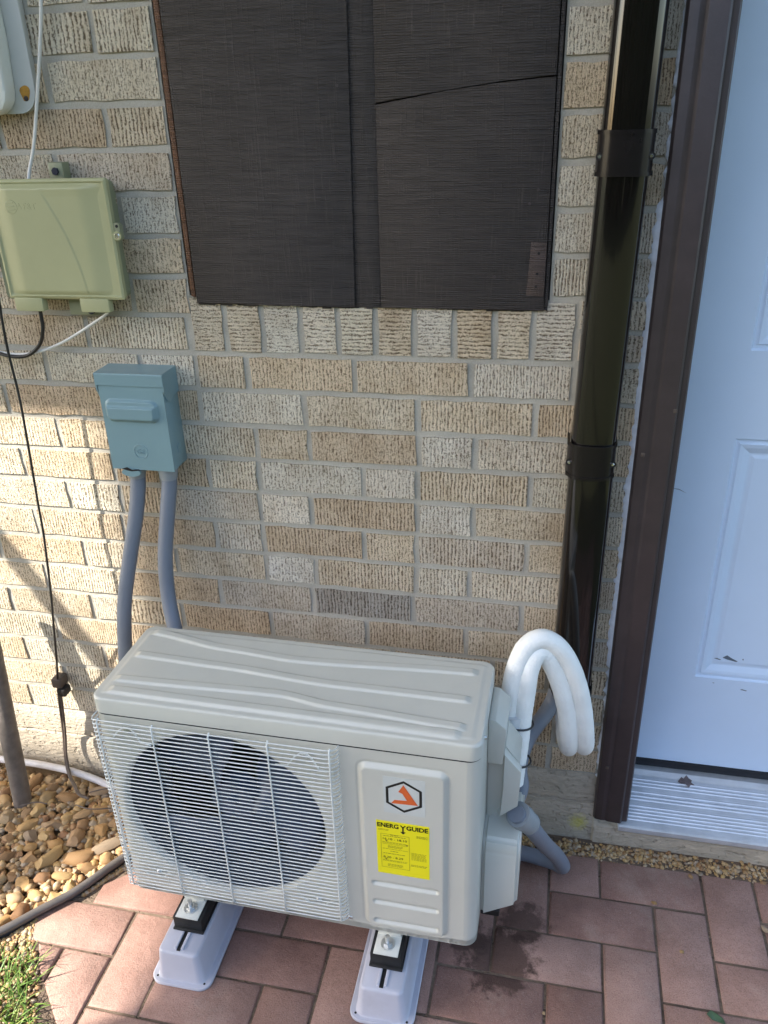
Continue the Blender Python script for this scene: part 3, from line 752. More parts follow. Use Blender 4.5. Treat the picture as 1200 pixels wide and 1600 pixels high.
link('fan_front', bm_mesh(bm, 'fan_front', True, 40), M['ac'], ac)
bm = bmesh.new()
R1, R2 = ([bm.verts.new((FX+(FR-.0036)*math.cos(2*math.pi*k/64), y_, FZ+(FR-.0036)*math.sin(2*math.pi*k/64))) for k in range(64)] for y_ in (YF+.0135, YF+.11))
for k in range(64): bm.faces.new((R1[k], R1[(k+1) % 64], R2[(k+1) % 64], R2[k]))
link('fan_shroud', bm_mesh(bm, 'fan_shroud', True, 60), M['shroud'], ac)
boxo('coil', X0+.02, .0, -.235, -.225, ZB+.02, ZT-.01, M['acdark'], ac)
boxo('partition', -.002, .002, -.40, -.22, ZB+.02, ZT-.01, M['acdark'], ac)
# fan: hub and three swept blades
bm = bmesh.new(); disc(bm, (FX, -.335, FZ), (0, -1, 0), .046, .028, 32, .040); disc(bm, (FX, -.363, FZ), (0, -1, 0), .012, .008, 16, .010)
fan = link('fan_hub', bm_mesh(bm, 'fan_hub', True, 40), M['fan'], ac)
for b in range(3):
    bm = bmesh.new(); a0 = math.radians(20+120*b); g = []
    for i in range(9):
        r = .042+(.166-.042)*i/8; row = []
        span = math.radians(60+38*math.sin(math.pi*i/8*.8)); sweep = math.radians(-16*(i/8)**1.5)
        for j in range(13):
            t = j/12; a = a0+sweep+span*(t-.5)
            row.append(bm.verts.new((FX+r*math.cos(a), -.345+(t-.5)*.060-.008*math.sin(t*math.pi), FZ+r*math.sin(a))))
        g.append(row)
    for i in range(8):
        for j in range(12): bm.faces.new((g[i][j], g[i+1][j], g[i+1][j+1], g[i][j+1]))
    bo = link('fan_blade', bm_mesh(bm, 'fan_blade', True, 60), M['fan'], fan)
    md = bo.modifiers.new('t', 'SOLIDIFY'); md.thickness = .0025
# wire guard
gd = bmesh.new(); NW = 46
GY = -.4235
for i in range(NW):
    z = .160+(.547-.160)*i/(NW-1)
    pts = [(X0+.0075, YF+.004, z), (X0+.0065, YF-.010, z), (X0+.0095, GY+.001, z), (X0+.03, GY, z), (-.006, GY, z), (.006, GY+.003, z-.001), (.0105, GY+.012, z-.004), (.0115, YF+.002, z-.0045)]
    tube(gd, pts, .00115, 6, 0)
guard = link('fan_guard', bm_mesh(gd, 'fan_guard', True, 70), M['wire'], ac)
for x in (-.394, -.297, -.198, -.099, .0025):
    tubeo('guard_bar', [(x, GY+.003, .5495), (x, GY-.0026, .5455), (x, GY-.0028, .5), (x, GY-.0028, .21), (x, GY-.0026, .163), (x, GY+.006, .157)], .0014, M['wire'], guard, 6, 0)
for sx, sz, up in ((-.352, .518, 1), (-.045, .514, 1), (-.350, .184, -1), (-.043, .184, -1)):
    bm = bmesh.new(); s_ = up
    tube(bm, [(sx-.046, GY+.004, sz-.013*s_), (sx-.026, GY+.006, sz-.013*s_), (sx-.015, GY+.010, sz+.002*s_), (sx-.006, YF-.004, sz+.007*s_), (sx+.006, YF-.004, sz+.007*s_), (sx+.015, GY+.010, sz+.002*s_), (sx+.026, GY+.006, sz-.013*s_), (sx+.046, GY+.004, sz-.013*s_)], .0015, 6, 0)
    link('guard_clip', bm_mesh(bm, 'guard_clip', True, 70), M['wire'], guard)
    disco('guard_screw', (sx, YF-.0005, sz+.001*s_), (0, -1, 0), .0058, .0035, M['zinc'], guard, 14, .004)
bm = bmesh.new(); disc(bm, (.013, YF, .1485), (0, -1, 0), .0046, .0016, 14, .0036); link('panel_screw', bm_mesh(bm, 'panel_screw', True, 40), M['zinc'], ac)
# right front with pressed service panel and three slots
def rbox(d0, dx, dz, r):
    if dx < r and dz < r: return r-math.hypot(r-dx, r-dz)
    return min(dx, dz)
def fr_h(x, z):
    dx = min(x-.041, .187-x); dz = min(z-.141, .519-z)
    d = rbox(0, dx, dz, .016)
    h = .0062*sstep(.0, .0085, d)
    h -= .0012*sstep(-.004, -.001, d)*(1-sstep(-.001, .002, d))
    for zc in (.256, .210, .162):
        ddx = min(x-.057, .173-x); ddz = .0068-abs(z-zc)
        e = rbox(0, ddx, ddz, .006)
        h -= .0050*sstep(0, .0048, e)
    return YF-h
fp = hfield('service_front', .004, X1-rf, ZB, ZT, 120, 230, fr_h, M['ac'], ac)
PY = YF-.0062
dec = exo('badge_film', [(.0835, .424), (.1505, .424), (.1505, .5005), (.0835, .5005)], PY-.0003, PY+.0002, 'y', M['clear'], fp)
HC = (.1165, .462); hexp = lambda r: [(HC[0]+r*math.sin(math.radians(60*k)), HC[1]+r*math.cos(math.radians(60*k))) for k in range(6)]
bm = bmesh.new(); A = hexp(.0335); B = hexp(.0286)
for y in (PY-.0006,):
    va = [bm.verts.new((p[0], y, p[1])) for p in A]; vb = [bm.verts.new((p[0], y, p[1])) for p in B]
    for i in range(6): j = (i+1) % 6; bm.faces.new((va[i], va[j], vb[j], vb[i]))
link('badge_hexagon', bm_mesh(bm, 'badge_hexagon'), M['ink'], dec)
exo('badge_arrow', [(HC[0]+a, HC[1]+b+.0005) for a, b in ((-.0004, .0245), (.0223, -.0149), (-.021, -.017), (-.0153, -.0093), (.0048, -.0075), (-.0022, .0060), (-.0087, .0090))], PY-.0007, PY-.0004, 'y', M['orange'], dec)
lb = exo('energy_label', [(.0695, .2845), (.157, .2845), (.157, .4045), (.0695, .4045)], PY-.0005, PY+.0001, 'y', M['yellow'], fp)
LY = PY-.0008
def label_text(txt, cx, cz, w, h, off=0, mat='ink'):
    me = text_mesh(txt, .02, .0001, off); me.materials.clear()
    xs = [v.co.x for v in me.vertices]; ys = [v.co.y for v in me.vertices]
    bw_, bh_ = max(xs)-min(xs), max(ys)-min(ys); mx, my = (max(xs)+min(xs))/2, (max(ys)+min(ys))/2
    for v in me.vertices: v.co = Vector((cx+(v.co.x-mx)*w/bw_, LY, cz+(v.co.y-my)*h/bh_))
    me.materials.append(M[mat]); link('label_print', me, None, lb)
label_text('ENERG', .0890, .3955, .0355, .0098, .0007)
label_text('GUIDE', .1372, .3955, .0355, .0098, .0007)
label_text('Y', .1138, .3940, .0105, .0115, .0006)
exo('label_arrow', [(.1126, .390), (.1150, .390), (.1150, .3855), (.1184, .3855), (.1138, .3805), (.1092, .3855), (.1126, .3855)], LY-.0001, LY+.0001, 'y', M['ink'], lb)
label_text('16.10 - 18.10', .1000, .3655, .0400, .0046, .0001)
label_text('8.20 - 8.29', .0965, .3235, .0330, .0046, .0001)
bm = bmesh.new(); rr = random.Random(3)
def lines(x0, x1, zs, th=.00055):
    for z in zs:
        x = x0
        while x < x1-.002:
            w = rr.uniform(.002, .006); bmx(bm, x, min(x+w, x1), LY-.0001, LY+.0001, z, z+th); x += w+.0009
lines(.0725, .090, (.386, .3840)); lines(.136, .1545, (.3805, .3785, .3765))
lines(.092, .106, (.3745,), .0009); lines(.080, .118, (.3715,), .0009); lines(.079, .121, (.3580, .3560)); lines(.088, .113, (.3500, .3480, .346)); lines(.079, .121, (.3425,))
lines(.092, .106, (.3375,), .0009); lines(.080, .118, (.3318,), .0009); lines(.079, .121, (.3165, .3145)); lines(.087, .113, (.3075, .3055, .303)); lines(.127, .152, (.3405, .338, .3355, .333, .3305, .328, .3255)); lines(.126, .153, (.3130, .3105), .0008)
for a in ((.0765, .0769, .3005, .376), (.1235, .1239, .2995, .376), (.0765, .1239, .3758, .3761), (.0765, .1239, .2995, .2998), (.0795, .1210, .3535, .3538), (.1185, .1215, .355, .3575)): bmx(bm, a[0], a[1], LY-.0001, LY+.0001, a[2], a[3])
for x, z in ((.0858, .3625), (.0845, .3205)): extrude(bm, [(x-.0022, z), (x+.0022, z), (x, z-.0032)], LY-.0002, LY+.0001, 'y')
link('label_print', bm_mesh(bm, 'label_print'), M['ink_soft'], lb)
# lid: shallow tray lid with long bent ribs
TX0, TX1, TYF, TYB = X0-.0004, X1+.0004, YF-.0004, YB+.0004
def interp(pts, x):
    if x <= pts[0][0]: return pts[0][1]
    for (a, ya), (b, yb) in zip(pts, pts[1:]):
        if x <= b: return ya+(yb-ya)*sstep(a, b, x)*.6+(yb-ya)*(x-a)/(b-a)*.4
    return pts[-1][1]
RIBW = 1.28
RIBS = [([(-.393, -.212), (-.243, -.237), (-.108, -.248), (.209, -.229)], .0085), ([(-.393, -.282), (-.222, -.288), (-.029, -.302), (.206, -.302)], .0085),
        ([(-.395, -.352), (-.102, -.342), (-.014, -.355), (.206, -.368)], .0085), ([(-.392, -.381), (-.12, -.383), (.2, -.386)], .0090)]
def top_z(x, y):
    dx = min(x-TX0, TX1-x); dy = min(y-TYF, TYB-y); rc = .020
    if dx < rc and dy < rc: d = rc-math.hypot(rc-dx, rc-dy)
    else: d = min(dx, dy)
    r = .0050; d = max(0, d)
    z = .5775-(r-math.sqrt(max(0, r*r-(r-min(d, r))**2)))
    z += .0015*sstep(.012, .018, d)
    for pts, w in RIBS:
        yc = interp(pts, x); e = abs(y-yc)/(w*RIBW)
        endf = sstep(pts[0][0]-.002, pts[0][0]+.012, x)*(1-sstep(pts[-1][0]-.010, pts[-1][0]+.004, x))
        z += .0038*(1-sstep(.52, .95, e))*endf
    return z
bm = bmesh.new(); nx, ny = 230, 150; g = []
for i in range(nx+1):
    row = []
    for j in range(ny+1):
        x = TX0+(TX1-TX0)*i/nx; y = TYF+(TYB-TYF)*j/ny
        dx = min(x-TX0, TX1-x); dy = min(y-TYF, TYB-y); rc = .020
        X, Y = x, y
        if dx < rc and dy < rc:
            m = math.hypot(rc-dx, rc-dy)
            if m > rc:
                f = rc/m; sx = 1 if x < (TX0+TX1)/2 else -1; sy = 1 if y < (TYF+TYB)/2 else -1
                cx = TX0+rc if sx > 0 else TX1-rc; cy = TYF+rc if sy > 0 else TYB-rc
                X = cx+(x-cx)*f; Y = cy+(y-cy)*f
        row.append(bm.verts.new((X, Y, top_z(X, Y))))
    g.append(row)
for i in range(nx):
    for j in range(ny): bm.faces.new((g[i][j], g[i+1][j], g[i+1][j+1], g[i][j+1]))
edge = [g[i][0] for i in range(nx+1)]+[g[nx][j] for j in range(1, ny+1)]+[g[i][ny] for i in range(nx-1, -1, -1)]+[g[0][j] for j in range(ny-1, 0, -1)]
low = [bm.verts.new((v.co.x, v.co.y, .5468)) for v in edge]; inn = [bm.verts.new((v.co.x*.992-.0007, v.co.y*.985-.0045, .5468)) for v in edge]
for i in range(len(edge)):
    j = (i+1) % len(edge); bm.faces.new((edge[i], edge[j], low[j], low[i])); bm.faces.new((low[i], low[j], inn[j], inn[i]))
bmesh.ops.dissolve_degenerate(bm, dist=1e-6, edges=bm.edges[:])
topc = link('top_cover', bm_mesh(bm, 'top_cover', True, 45), M['ac'], ac)
disco('cover_screw', (TX1-.0004, -.362, .560), (1, 0, 0), .0042, .0035, M['zinc'], topc, 12, .003)
bm = bmesh.new(); extrude(bm, [(-.089+(x+.089)*.9962, -.2975+(y+.2975)*.988) for x, y in pl], .540, .552, 'z'); link('seam_shade_band', bm_mesh(bm, 'seam_shade_band'), M['acdark'], ac)  # dark band set in the lid gap, paints the shade line of the seam
# valve covers on the right side
vc = exo('valve_cover', [(.2362, .545), (.2480, .543), (.2665, .527), (.2625, .452), (.2362, .452)], -.302, -.215, 'y', M['ac'], ac, bev=.002)
bm = bmesh.new()
fo = [(.2362, .478), (.2640, .478), (.2900, .441), (.2865, .366), (.2560, .336), (.2530, .292), (.2362, .292)]
extrude(bm, fo, -.284, -.215, 'y')
bmesh.ops.bevel(bm, geom=bm.edges[:], offset=.0018, segments=2, affect='EDGES')
link('valve_cover', bm_mesh(bm, 'valve_cover', True, 40), M['ac'], ac)
exo('cover_wing', [(.2640, .476), (.2935, .440), (.2905, .364), (.2600, .334), (.2650, .400)], -.302, -.2845, 'y', M['ac'], ac, bev=.0015)
boxo('cover_latch', .2365, .2525, -.300, -.28, .282, .300, M['ac'], ac, .002)
bm = bmesh.new()
extrude(bm, [(-.345, .135), (-.345, .292), (-.332, .312), (-.280, .318), (-.215, .318), (-.215, .135)], .2364, .3005, 'x')
bmesh.ops.bevel(bm, geom=bm.edges[:], offset=.006, segments=3, affect='EDGES')
for v in bm.verts:
    if v.co.x > .27 and v.co.z < .16: v.co.z += (v.co.x-.262)*1.05
link('terminal_cover', bm_mesh(bm, 'terminal_cover', True, 40), M['ac'], ac)
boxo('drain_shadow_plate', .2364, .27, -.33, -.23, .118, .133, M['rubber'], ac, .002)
# feet brackets
FEET = ((-.291, 0), (.083, 0))
for fx, _ in FEET:
    bm = bmesh.new(); bmx(bm, fx-.022, fx+.022, -.440, -.300, .1115, .1145, .001); bmx(bm, fx-.020, fx+.020, -.402, -.398, .112, .131)
    ft = link('foot_bracket', bm_mesh(bm, 'foot_bracket', True, 40), M['galv'], ac)
    bm = bmesh.new(); disc(bm, (fx, -.419, .1148), (0, 0, 1), .0125, .0018, 20); disc(bm, (fx, -.419, .1165), (0, 0, 1), .0085, .006, 6); disc(bm, (fx, -.419, .1225), (0, 0, 1), .0042, .013, 12)
    link('foot_bolt', bm_mesh(bm, 'foot_bolt', True, 40), M['zinc'], ft)
    boxo('foot_pad', fx-.028, fx+.028, -.439, -.365, .083, .111, M['rubber'], ac, .0015)
    boxo('pad_lip', fx-.030, fx+.030, -.442, -.362, .0785, .0828, M['rubber'], ac, .001)
ac.rotation_euler = (0, 0, math.radians(-.6))

# ------------------------------------------------------------------ stands
def stand(x, lab):
    t = empty('unit_stand', (x, -.3, .002), lab, 'stand', 'plastic stands under the unit')
    y0, y1 = -.497, -.125
    bm = bmesh.new(); rings = []
    for ins, z, r in ((0, .001, .022), (0, .0055, .022), (.0015, .007, .021), (.010, .0072, .016), (.0125, .010, .015), (.0185, .068, .012), (.0205, .0725, .011), (.024, .0745, .008)):
        rings.append([bm.verts.new((a, b, z)) for a, b in rrect(x-.058+ins, x+.058-ins, y0+ins*.75, y1-ins*1.15, r)])
    for a, b in zip(rings, rings[1:]):
        for i in range(len(a)): j = (i+1) % len(a); bm.faces.new((a[i], a[j], b[j], b[i]))
    bm.faces.new(rings[-1])
    link('stand_body', bm_mesh(bm, 'stand_body', True, 38), M['stand'], t)
    boxo('slot', x-.0035, x+.0035, y0+.021, y1-.032, .0735, .0752, M['black'], t)
    for s in (-1, 1): boxo('slot_lip', x+s*.0065-.0027, x+s*.0065+.0027, y0+.024, y1-.034, .0735, .0778, M['stand'], t, .001)
    for s in (-1, 1):
        for yy in (y0+.012, y1-.012): disco('fixing_hole', (x+s*.046, yy, .0069), (0, 0, 1), .0022, .0006, M['black'], t, 10)
stand(-.297, 'left of the two pale grey plastic stands under the unit')
stand(.080, 'right of the two pale grey plastic stands under the unit')

# ------------------------------------------------------------------ pipes and conduits at the right of the unit
A_ = [(.2800, -.215, .330), (.2850, -.20, .41), (.288, -.19, .47), (.291, -.185, .513), (.294, -.18, .553), (.302, -.17, .580), (.314, -.16, .583), (.329, -.152, .561), (.349, -.144, .509), (.365, -.137, .446), (.374, -.128, .379), (.377, -.112, .338), (.374, -.088, .322), (.368, -.064, .338), (.364, -.05, .40), (.362, -.042, .50)]
B_ = [(.2600, -.215, .330), (.262, -.20, .41), (.264, -.19, .467), (.266, -.185, .518), (.272, -.18, .56), (.287, -.17, .598), (.313, -.16, .611), (.344, -.15, .587), (.371, -.14, .532), (.391, -.132, .461), (.403, -.122, .383), (.406, -.105, .338), (.402, -.082, .325), (.396, -.06, .342), (.388, -.048, .40), (.384, -.042, .50)]
ip = empty('insulated_pipe_pair', (.28, -.2, .33), 'pair of white foam insulated refrigerant pipes arching beside the unit', 'pipe')
for q_, p in enumerate((A_, B_)):
    tubeo('foam_sleeve', p, lambda t, q_=q_: .0172+.00045*noise.noise((t*70, q_*9, 1))+.00035*noise.noise((t*230, q_*9, 5)), M['foam'], ip, 22, 26)
bm = bmesh.new(); tube(bm, [(.271, -.207, .365), (.273, -.20, .405), (.2755, -.191, .455), (.2765, -.189, .468)], .0305, 20, 6, True, .66)
link('tape_wrap', bm_mesh(bm, 'tape_wrap', True, 50), M['tape'], ip)
for zc, ya in ((.452, -.1915), (.378, -.2045)):
    bm = bmesh.new()
    tube(bm, [(.2752+.0325*math.cos(a), ya+.024*math.sin(a), zc+.004*math.cos(a)*-1) for a in [2*math.pi*k/24 for k in range(25)]], .0019, 6, 0)
    bmx(bm, .2415, .2485, ya-.006, ya+.004, zc+.001, zc+.008)
    link('cable_tie', bm_mesh(bm, 'cable_tie', True, 50), M['cable_k'], ip)
def conduit(name, pts, r, lab, fit=None):
    t = empty(name, pts[-1], lab, 'conduit')
    tubeo('conduit_hose', pts, r, M['conduit'], t, 18)
    if fit:
        p, d = Vector(fit[0]), Vector(fit[1]).normalized(); bm = bmesh.new()
        disc(bm, p-d*.012, d, r*1.45, .022, 24); disc(bm, p+d*.010, d, r*1.38, .026, 24, r*1.25); disc(bm, p+d*.036, d, r*1.30, .004, 24, r*1.05)
        link('conduit_fitting', bm_mesh(bm, 'conduit_fitting', True, 35), M['nut'], t)
    return t
conduit('grey_conduit', [(.352, -.03, .55), (.352, -.033, .46), (.345, -.045, .400), (.328, -.07, .372), (.305, -.108, .358), (.291, -.142, .342), (.287, -.168, .318), (.292, -.182, .290), (.285, -.20, .27)], .0155, 'upper grey conduit bending from the dark pipe channel behind the valve cover')
conduit('grey_conduit', [(.372, -.028, .55), (.366, -.03, .44), (.352, -.035, .385), (.326, -.05, .350), (.290, -.075, .310), (.255, -.10, .27), (.22, -.12, .24)], .0135, 'lower grey conduit slanting from the dark pipe channel behind the unit')
conduit('grey_conduit', [(.288, -.304, .346), (.304, -.288, .315), (.324, -.262, .262), (.347, -.212, .178), (.368, -.167, .108), (.383, -.143, .058), (.383, -.120, .026), (.360, -.104, .018), (.31, -.095, .018), (.24, -.092, .018), (.15, -.095, .018)], .0155, 'thick grey conduit curving from the valve cover down onto the pavers', ((.297, -.294, .330), (.55, .5, -1.0)))
tag(tubeo('white_pipe', [(-1.15, -.036, .016), (-.97, -.038, .018), (-.885, -.037, .018), (-.797, -.041, .016), (-.72, -.052, .012), (-.66, -.066, .006), (-.60, -.085, -.002)], .0085, M['pvc'], None, 14), 'white pipe lying along the sunlit foundation behind the river stones', 'pipe')
pd = Vector((-.046, .148, 1)); p0 = Vector((-.854, -.142, -.03))
bm = bmesh.new(); tube(bm, [p0+pd*t for t in (0, .15, .3, .45, .52)], .0205, 20, 0)
tag(link('leaning_pole', bm_mesh(bm, 'leaning_pole', True, 50), M['pole']), 'weathered grey pole standing in the river stones', 'pole')

# ------------------------------------------------------------------ patio of pavers
patio = empty('patio', (.3, -.3, 0), kind='structure'); patio['label'] = 'red brown herringbone concrete paver patio'
PX, PYs = .1015, .0997
EDGE = [(-.30, .02), (-.42, -.13), (-.505, -.235), (-.554, -.297), (-.583, -.343), (-.652, -.405), (-.626, -.46), (-.585, -.50), (-.556, -.545), (-.520, -.604), (-.45, -.72), (-.38, -.85), (-.2, -1.4)]
def clip_half(poly, a, b):
    out = []; n = len(poly)
    f = lambda p: (b[0]-a[0])*(p[1]-a[1])-(b[1]-a[1])*(p[0]-a[0])
    for i in range(n):
        p, q = poly[i], poly[(i+1) % n]; fp_, fq = f(p), f(q)
        if fp_ >= 0: out.append(p)
        if fp_*fq < 0:
            t = fp_/(fp_-fq); out.append((p[0]+(q[0]-p[0])*t, p[1]+(q[1]-p[1])*t))
    return out
def edge_x(y):
    for (xa, ya), (xb, yb) in zip(EDGE, EDGE[1:]):
        if yb <= y <= ya: return xa+(xb-xa)*(y-ya)/(yb-ya)
    return -.3
def inset(poly, d):
    n = len(poly); out = []
    for i in range(n):
        p0, p1, p2 = Vector(poly[i-1]), Vector(poly[i]), Vector(poly[(i+1) % n])
        e1 = (p1-p0).normalized(); e2 = (p2-p1).normalized()
        n1 = Vector((-e1.y, e1.x)); n2 = Vector((-e2.y, e2.x)); k = 1+n1.dot(n2)
        m = (n1+n2)/max(k, .5); out.append(tuple(p1+m*d))
    return out
def paver_mesh(poly, seed=0):
    rr = random.Random(seed)
    bm = bmesh.new()
    rings = [[(x, y, z) for x, y in (inset(poly, d) if d else poly)] for d, z in ((0, -.045), (0, -.0050), (.0016, -.0020), (.0046, 0))]
    V = [[bm.verts.new(p) for p in r_] for r_ in rings]
    for a, b in zip(V, V[1:]):
        for i in range(len(a)): j = (i+1) % len(a); bm.faces.new((a[i], a[j], b[j], b[i]))
    bm.faces.new(V[-1])
    me = bm_mesh(bm, 'paver', True, 50); me.materials.append(M['paver']); return me
g_ = .0016
fullH = paver_mesh([(-PX+g_, -PYs/2+g_), (PX-g_, -PYs/2+g_), (PX-g_, PYs/2-g_), (-PX+g_, PYs/2-g_)])
fullV = paver_mesh([(-PX/2+g_, -PYs+g_), (PX/2-g_, -PYs+g_), (PX/2-g_, PYs-g_), (-PX/2+g_, PYs-g_)])
cnt = 0
for j in range(-2, 10):
    for i in range(-8, 10):
        m_ = (i+j) % 4
        if m_ == 0: x0, x1, ya, yb = i, i+2, j, j+1
        elif m_ == 2: x0, x1, ya, yb = i, i+1, j, j+2
        else: continue
        X_0, X_1 = .0565+PX*x0, .0565+PX*x1; Y1, Y0 = -.0605-PYs*ya, -.0605-PYs*yb
        cx, cy = (X_0+X_1)/2, (Y0+Y1)/2
        poly = [(X_0+g_, Y0+g_), (X_1-g_, Y0+g_), (X_1-g_, Y1-g_), (X_0+g_, Y1-g_)]
        # soldier line at the wall: no pavers past y=-.0605
        Yc = -.0605-.0016; clipped = False
        if Y1 > Yc+.01:
            poly = clip_half(poly, (1, Yc), (-1, Yc)); clipped = True
            poly = [(x, min(y, Yc)) for x, y in poly]
        if len(poly) < 3 or cy < -1.12 or cx > 1.02: continue
        # cut along the gravel edge
        if min(p[0] for p in poly) < max(edge_x(Y0), edge_x(Y1), edge_x(cy)):
            for a, b in zip(EDGE[1:-1], EDGE[2:]):
                if a[1] < min(Y0, Y1)-.001 or b[1] > max(Y0, Y1)+.001: continue
                if len(poly) >= 3: poly = clip_half(poly, (a[0]-.0, a[1]), (b[0], b[1]))
            clipped = True
        if len(poly) < 3: continue
        ar = abs(sum(poly[k-1][0]*poly[k][1]-poly[k][0]*poly[k-1][1] for k in range(len(poly))))/2
        if ar < .0012: continue
        if clipped:
            mx = sum(p[0] for p in poly)/len(poly); my = sum(p[1] for p in poly)/len(poly)
            # drop duplicate points
            pp = [p for k, p in enumerate(poly) if math.dist(p, poly[k-1]) > .006]
            if len(pp) < 3: continue
            me = paver_mesh([(p[0]-mx, p[1]-my) for p in pp]); loc = (mx, my, 0)
        else:
            me = fullH if m_ == 0 else fullV; loc = (cx, cy, 0)
        o = link('paver', me, None, patio); cnt += 1
        o.location = (loc[0], loc[1], R.uniform(-.0022, .0006)); o.rotation_euler = (R.uniform(-.006, .006), R.uniform(-.006, .006), R.uniform(-.006, .006))
        o.scale = (R.uniform(.990, .999), R.uniform(.990, .999), 1)
bm = bmesh.new()
ed = [p for p in EDGE if p[1] < 0]
bm.faces.new([bm.verts.new((x, y, -.0050)) for x, y in ed+[(1.1, -1.4), (1.1, -.012), (-.31, -.012)]])
sb = link('sand_bed', bm_mesh(bm, 'sand_bed'), M['sand'], patio)

# ------------------------------------------------------------------ rock bed, gravel, edging
EDG = [(-.34, -.02), (-.45, -.13), (-.535, -.256), (-.587, -.345), (-.637, -.403), (-.684, -.458), (-.76, -.53), (-.90, -.63), (-1.15, -.75)]
bed = sheet('rock_bed', -1.35, -.28, -.90, -.012, -.020, M['soil'], label='bed of tan river stones by the foundation')
def edg_x(y, L=EDG):
    for (xa, ya), (xb, yb) in zip(L, L[1:]):
        if yb <= y <= ya: return xa+(xb-xa)*(y-ya)/(yb-ya)
    return L[-1][0] if y < L[-1][1] else L[0][0]
bm = bmesh.new()
path = catmull([(x, y, .012) for x, y in EDG], 8)
tube(bm, path, .0085, 10, 0); 
for a, b in zip(path, path[1:]):
    bm.faces.new([bm.verts.new(p) for p in ((a.x, a.y, .012), (b.x, b.y, .012), (b.x, b.y, -.03), (a.x, a.y, -.03))])
tag(link('lawn_edging', bm_mesh(bm, 'lawn_edging', True, 60), M['edging']), 'dark grey plastic edging strip between river stones and gravel', 'edging')
def stone_mesh(seed, sub=2, k=.34):
    rr = random.Random(seed); bm = bmesh.new(); bmesh.ops.create_icosphere(bm, subdivisions=sub, radius=1)
    s = Vector((rr.random()*50, rr.random()*50, rr.random()*50)); sx, sy, sz = rr.uniform(.85, 1.35), rr.uniform(.68, .95), rr.uniform(.46, .72)
    pl = [(Vector((rr.uniform(-1, 1), rr.uniform(-1, 1), rr.uniform(-1, 1))).normalized(), rr.uniform(.55, .82)) for _ in range(8)]
    for v in bm.verts:
        c = v.co.copy()
        for nrm, d in pl:
            e = c.dot(nrm)
            if e > d: c -= nrm*(e-d)*.95
        c *= 1+k*noise.noise(v.co*1.3+s)+.05*noise.noise(v.co*4+s)
        v.co = Vector((c.x*sx, c.y*sy, c.z*sz))
    return bm_mesh(bm, 'stone', True, 40)
SM = [stone_mesh(400+i) for i in range(14)]
for m_ in SM: m_.materials.append(M['river'])
placed = []
def try_stone(x, y, r, fac=.80):
    for (a, b, c) in placed:
        if (a-x)**2+(b-y)**2 < ((c+r)*fac)**2: return False
    placed.append((x, y, r)); return True
def stone(x, y, r, z=None, rot=None, me=None, sc=None):
    o = link('stone', me or R.choice(SM), None, bed)
    o.location = (x, y, r*.40-.010 if z is None else z); o.scale = sc or (r*R.uniform(.9, 1.1), r*R.uniform(.9, 1.1), r*R.uniform(.9, 1.25))
    o.rotation_euler = rot or (R.uniform(-.35, .35), R.uniform(-.35, .35), R.uniform(0, 6.28)); return o
# a few large ones seen near the edging
for x, y, r, rz, k in ((-.640, -.262, .027, .5, (1.15, .85, .85)), (-.576, -.212, .029, .75, (1.9, .62, .7)), (-.700, -.275, .026, 1.2, (1.1, .8, .9)), (-.60, -.158, .022, .6, (1.2, .9, .9)), (-.745, -.185, .021, .3, (1.1, .9, .9)), (-.76, -.105, .022, .1, (1.1, .85, .8)), (-.545, -.165, .018, 1.4, (1.3, .8, .9)), (-.80, -.20, .022, .9, (1, 1, 1)), (-.69, -.075, .024, .2, (1.3, .8, .8)), (-.69, -.15, .021, .9, (1, .9, .9))):
    if try_stone(x, y, r*.95): stone(x, y, r, rot=(R.uniform(-.15, .15), R.uniform(-.15, .15), rz), sc=(r*k[0], r*k[1], r*k[2]))
NST = 10
for r0, r1, tries in ((.017, .022, 420), (.012, .016, 2500), (.0085, .011, 6000)):
    for _ in range(tries):
        if NST >= 298: break
        y = R.uniform(-.47, -.03); x = R.uniform(-1.0, -.50)
        r = R.uniform(r0, r1)
        if x > edg_x(y)-r*.9-.006 or y > -.052+.0 and x < -.6: continue
        if (x+.854)**2+(y+.142)**2 < (.022+r*.8)**2: continue
        if try_stone(x, y, r): stone(x, y, r); NST += 1
def scatter(name, n, rng, smin, smax, zfn, mat, seed, label, parent=None, subs=1, kmesh=6):
    rr = random.Random(seed); base = []
    for i in range(kmesh):
        bm = bmesh.new(); bmesh.ops.create_icosphere(bm, subdivisions=subs, radius=1)
        s = Vector((i*7.1, i*3.3, seed)); base.append(([Vector((v.co.x*1.15, v.co.y*.85, v.co.z*.7))*(1+.3*noise.noise(v.co*1.2+s)) for v in bm.verts], [[v.index for v in f.verts] for f in bm.faces])); bm.free()
    V, F, T = [], [], []; k = 0; tries = 0
    while k < n and tries < n*30:
        tries += 1; p = rng(rr)
        if p is None: continue
        s = smin+(smax-smin)*rr.random()**1.7; vs, fs = rr.choice(base)
        m = Matrix.Rotation(rr.uniform(0, 6.28), 3, 'Z') @ Matrix.Rotation(rr.uniform(-.6, .6), 3, 'X')
        o = len(V); c = Vector((p[0], p[1], zfn(p, s, rr))); V += [tuple(c+(m @ v)*s) for v in vs]; F += [[o+a for a in f] for f in fs]; T += [rr.random()]*len(vs); k += 1
    me = bpy.data.meshes.new(name); me.from_pydata(V, [], F); me.validate()
    at = me.attributes.new('tint', 'FLOAT', 'POINT'); at.data.foreach_set('value', T)
    shade(me, True); o = link(name, me, mat, parent); o['kind'] = 'stuff'; o['label'] = label; return o
def r_fill(rr):
    y = rr.uniform(-.6, -.045); x = rr.uniform(-1.12, -.40)
    return (x, y) if x < edg_x(y)-.012 else None
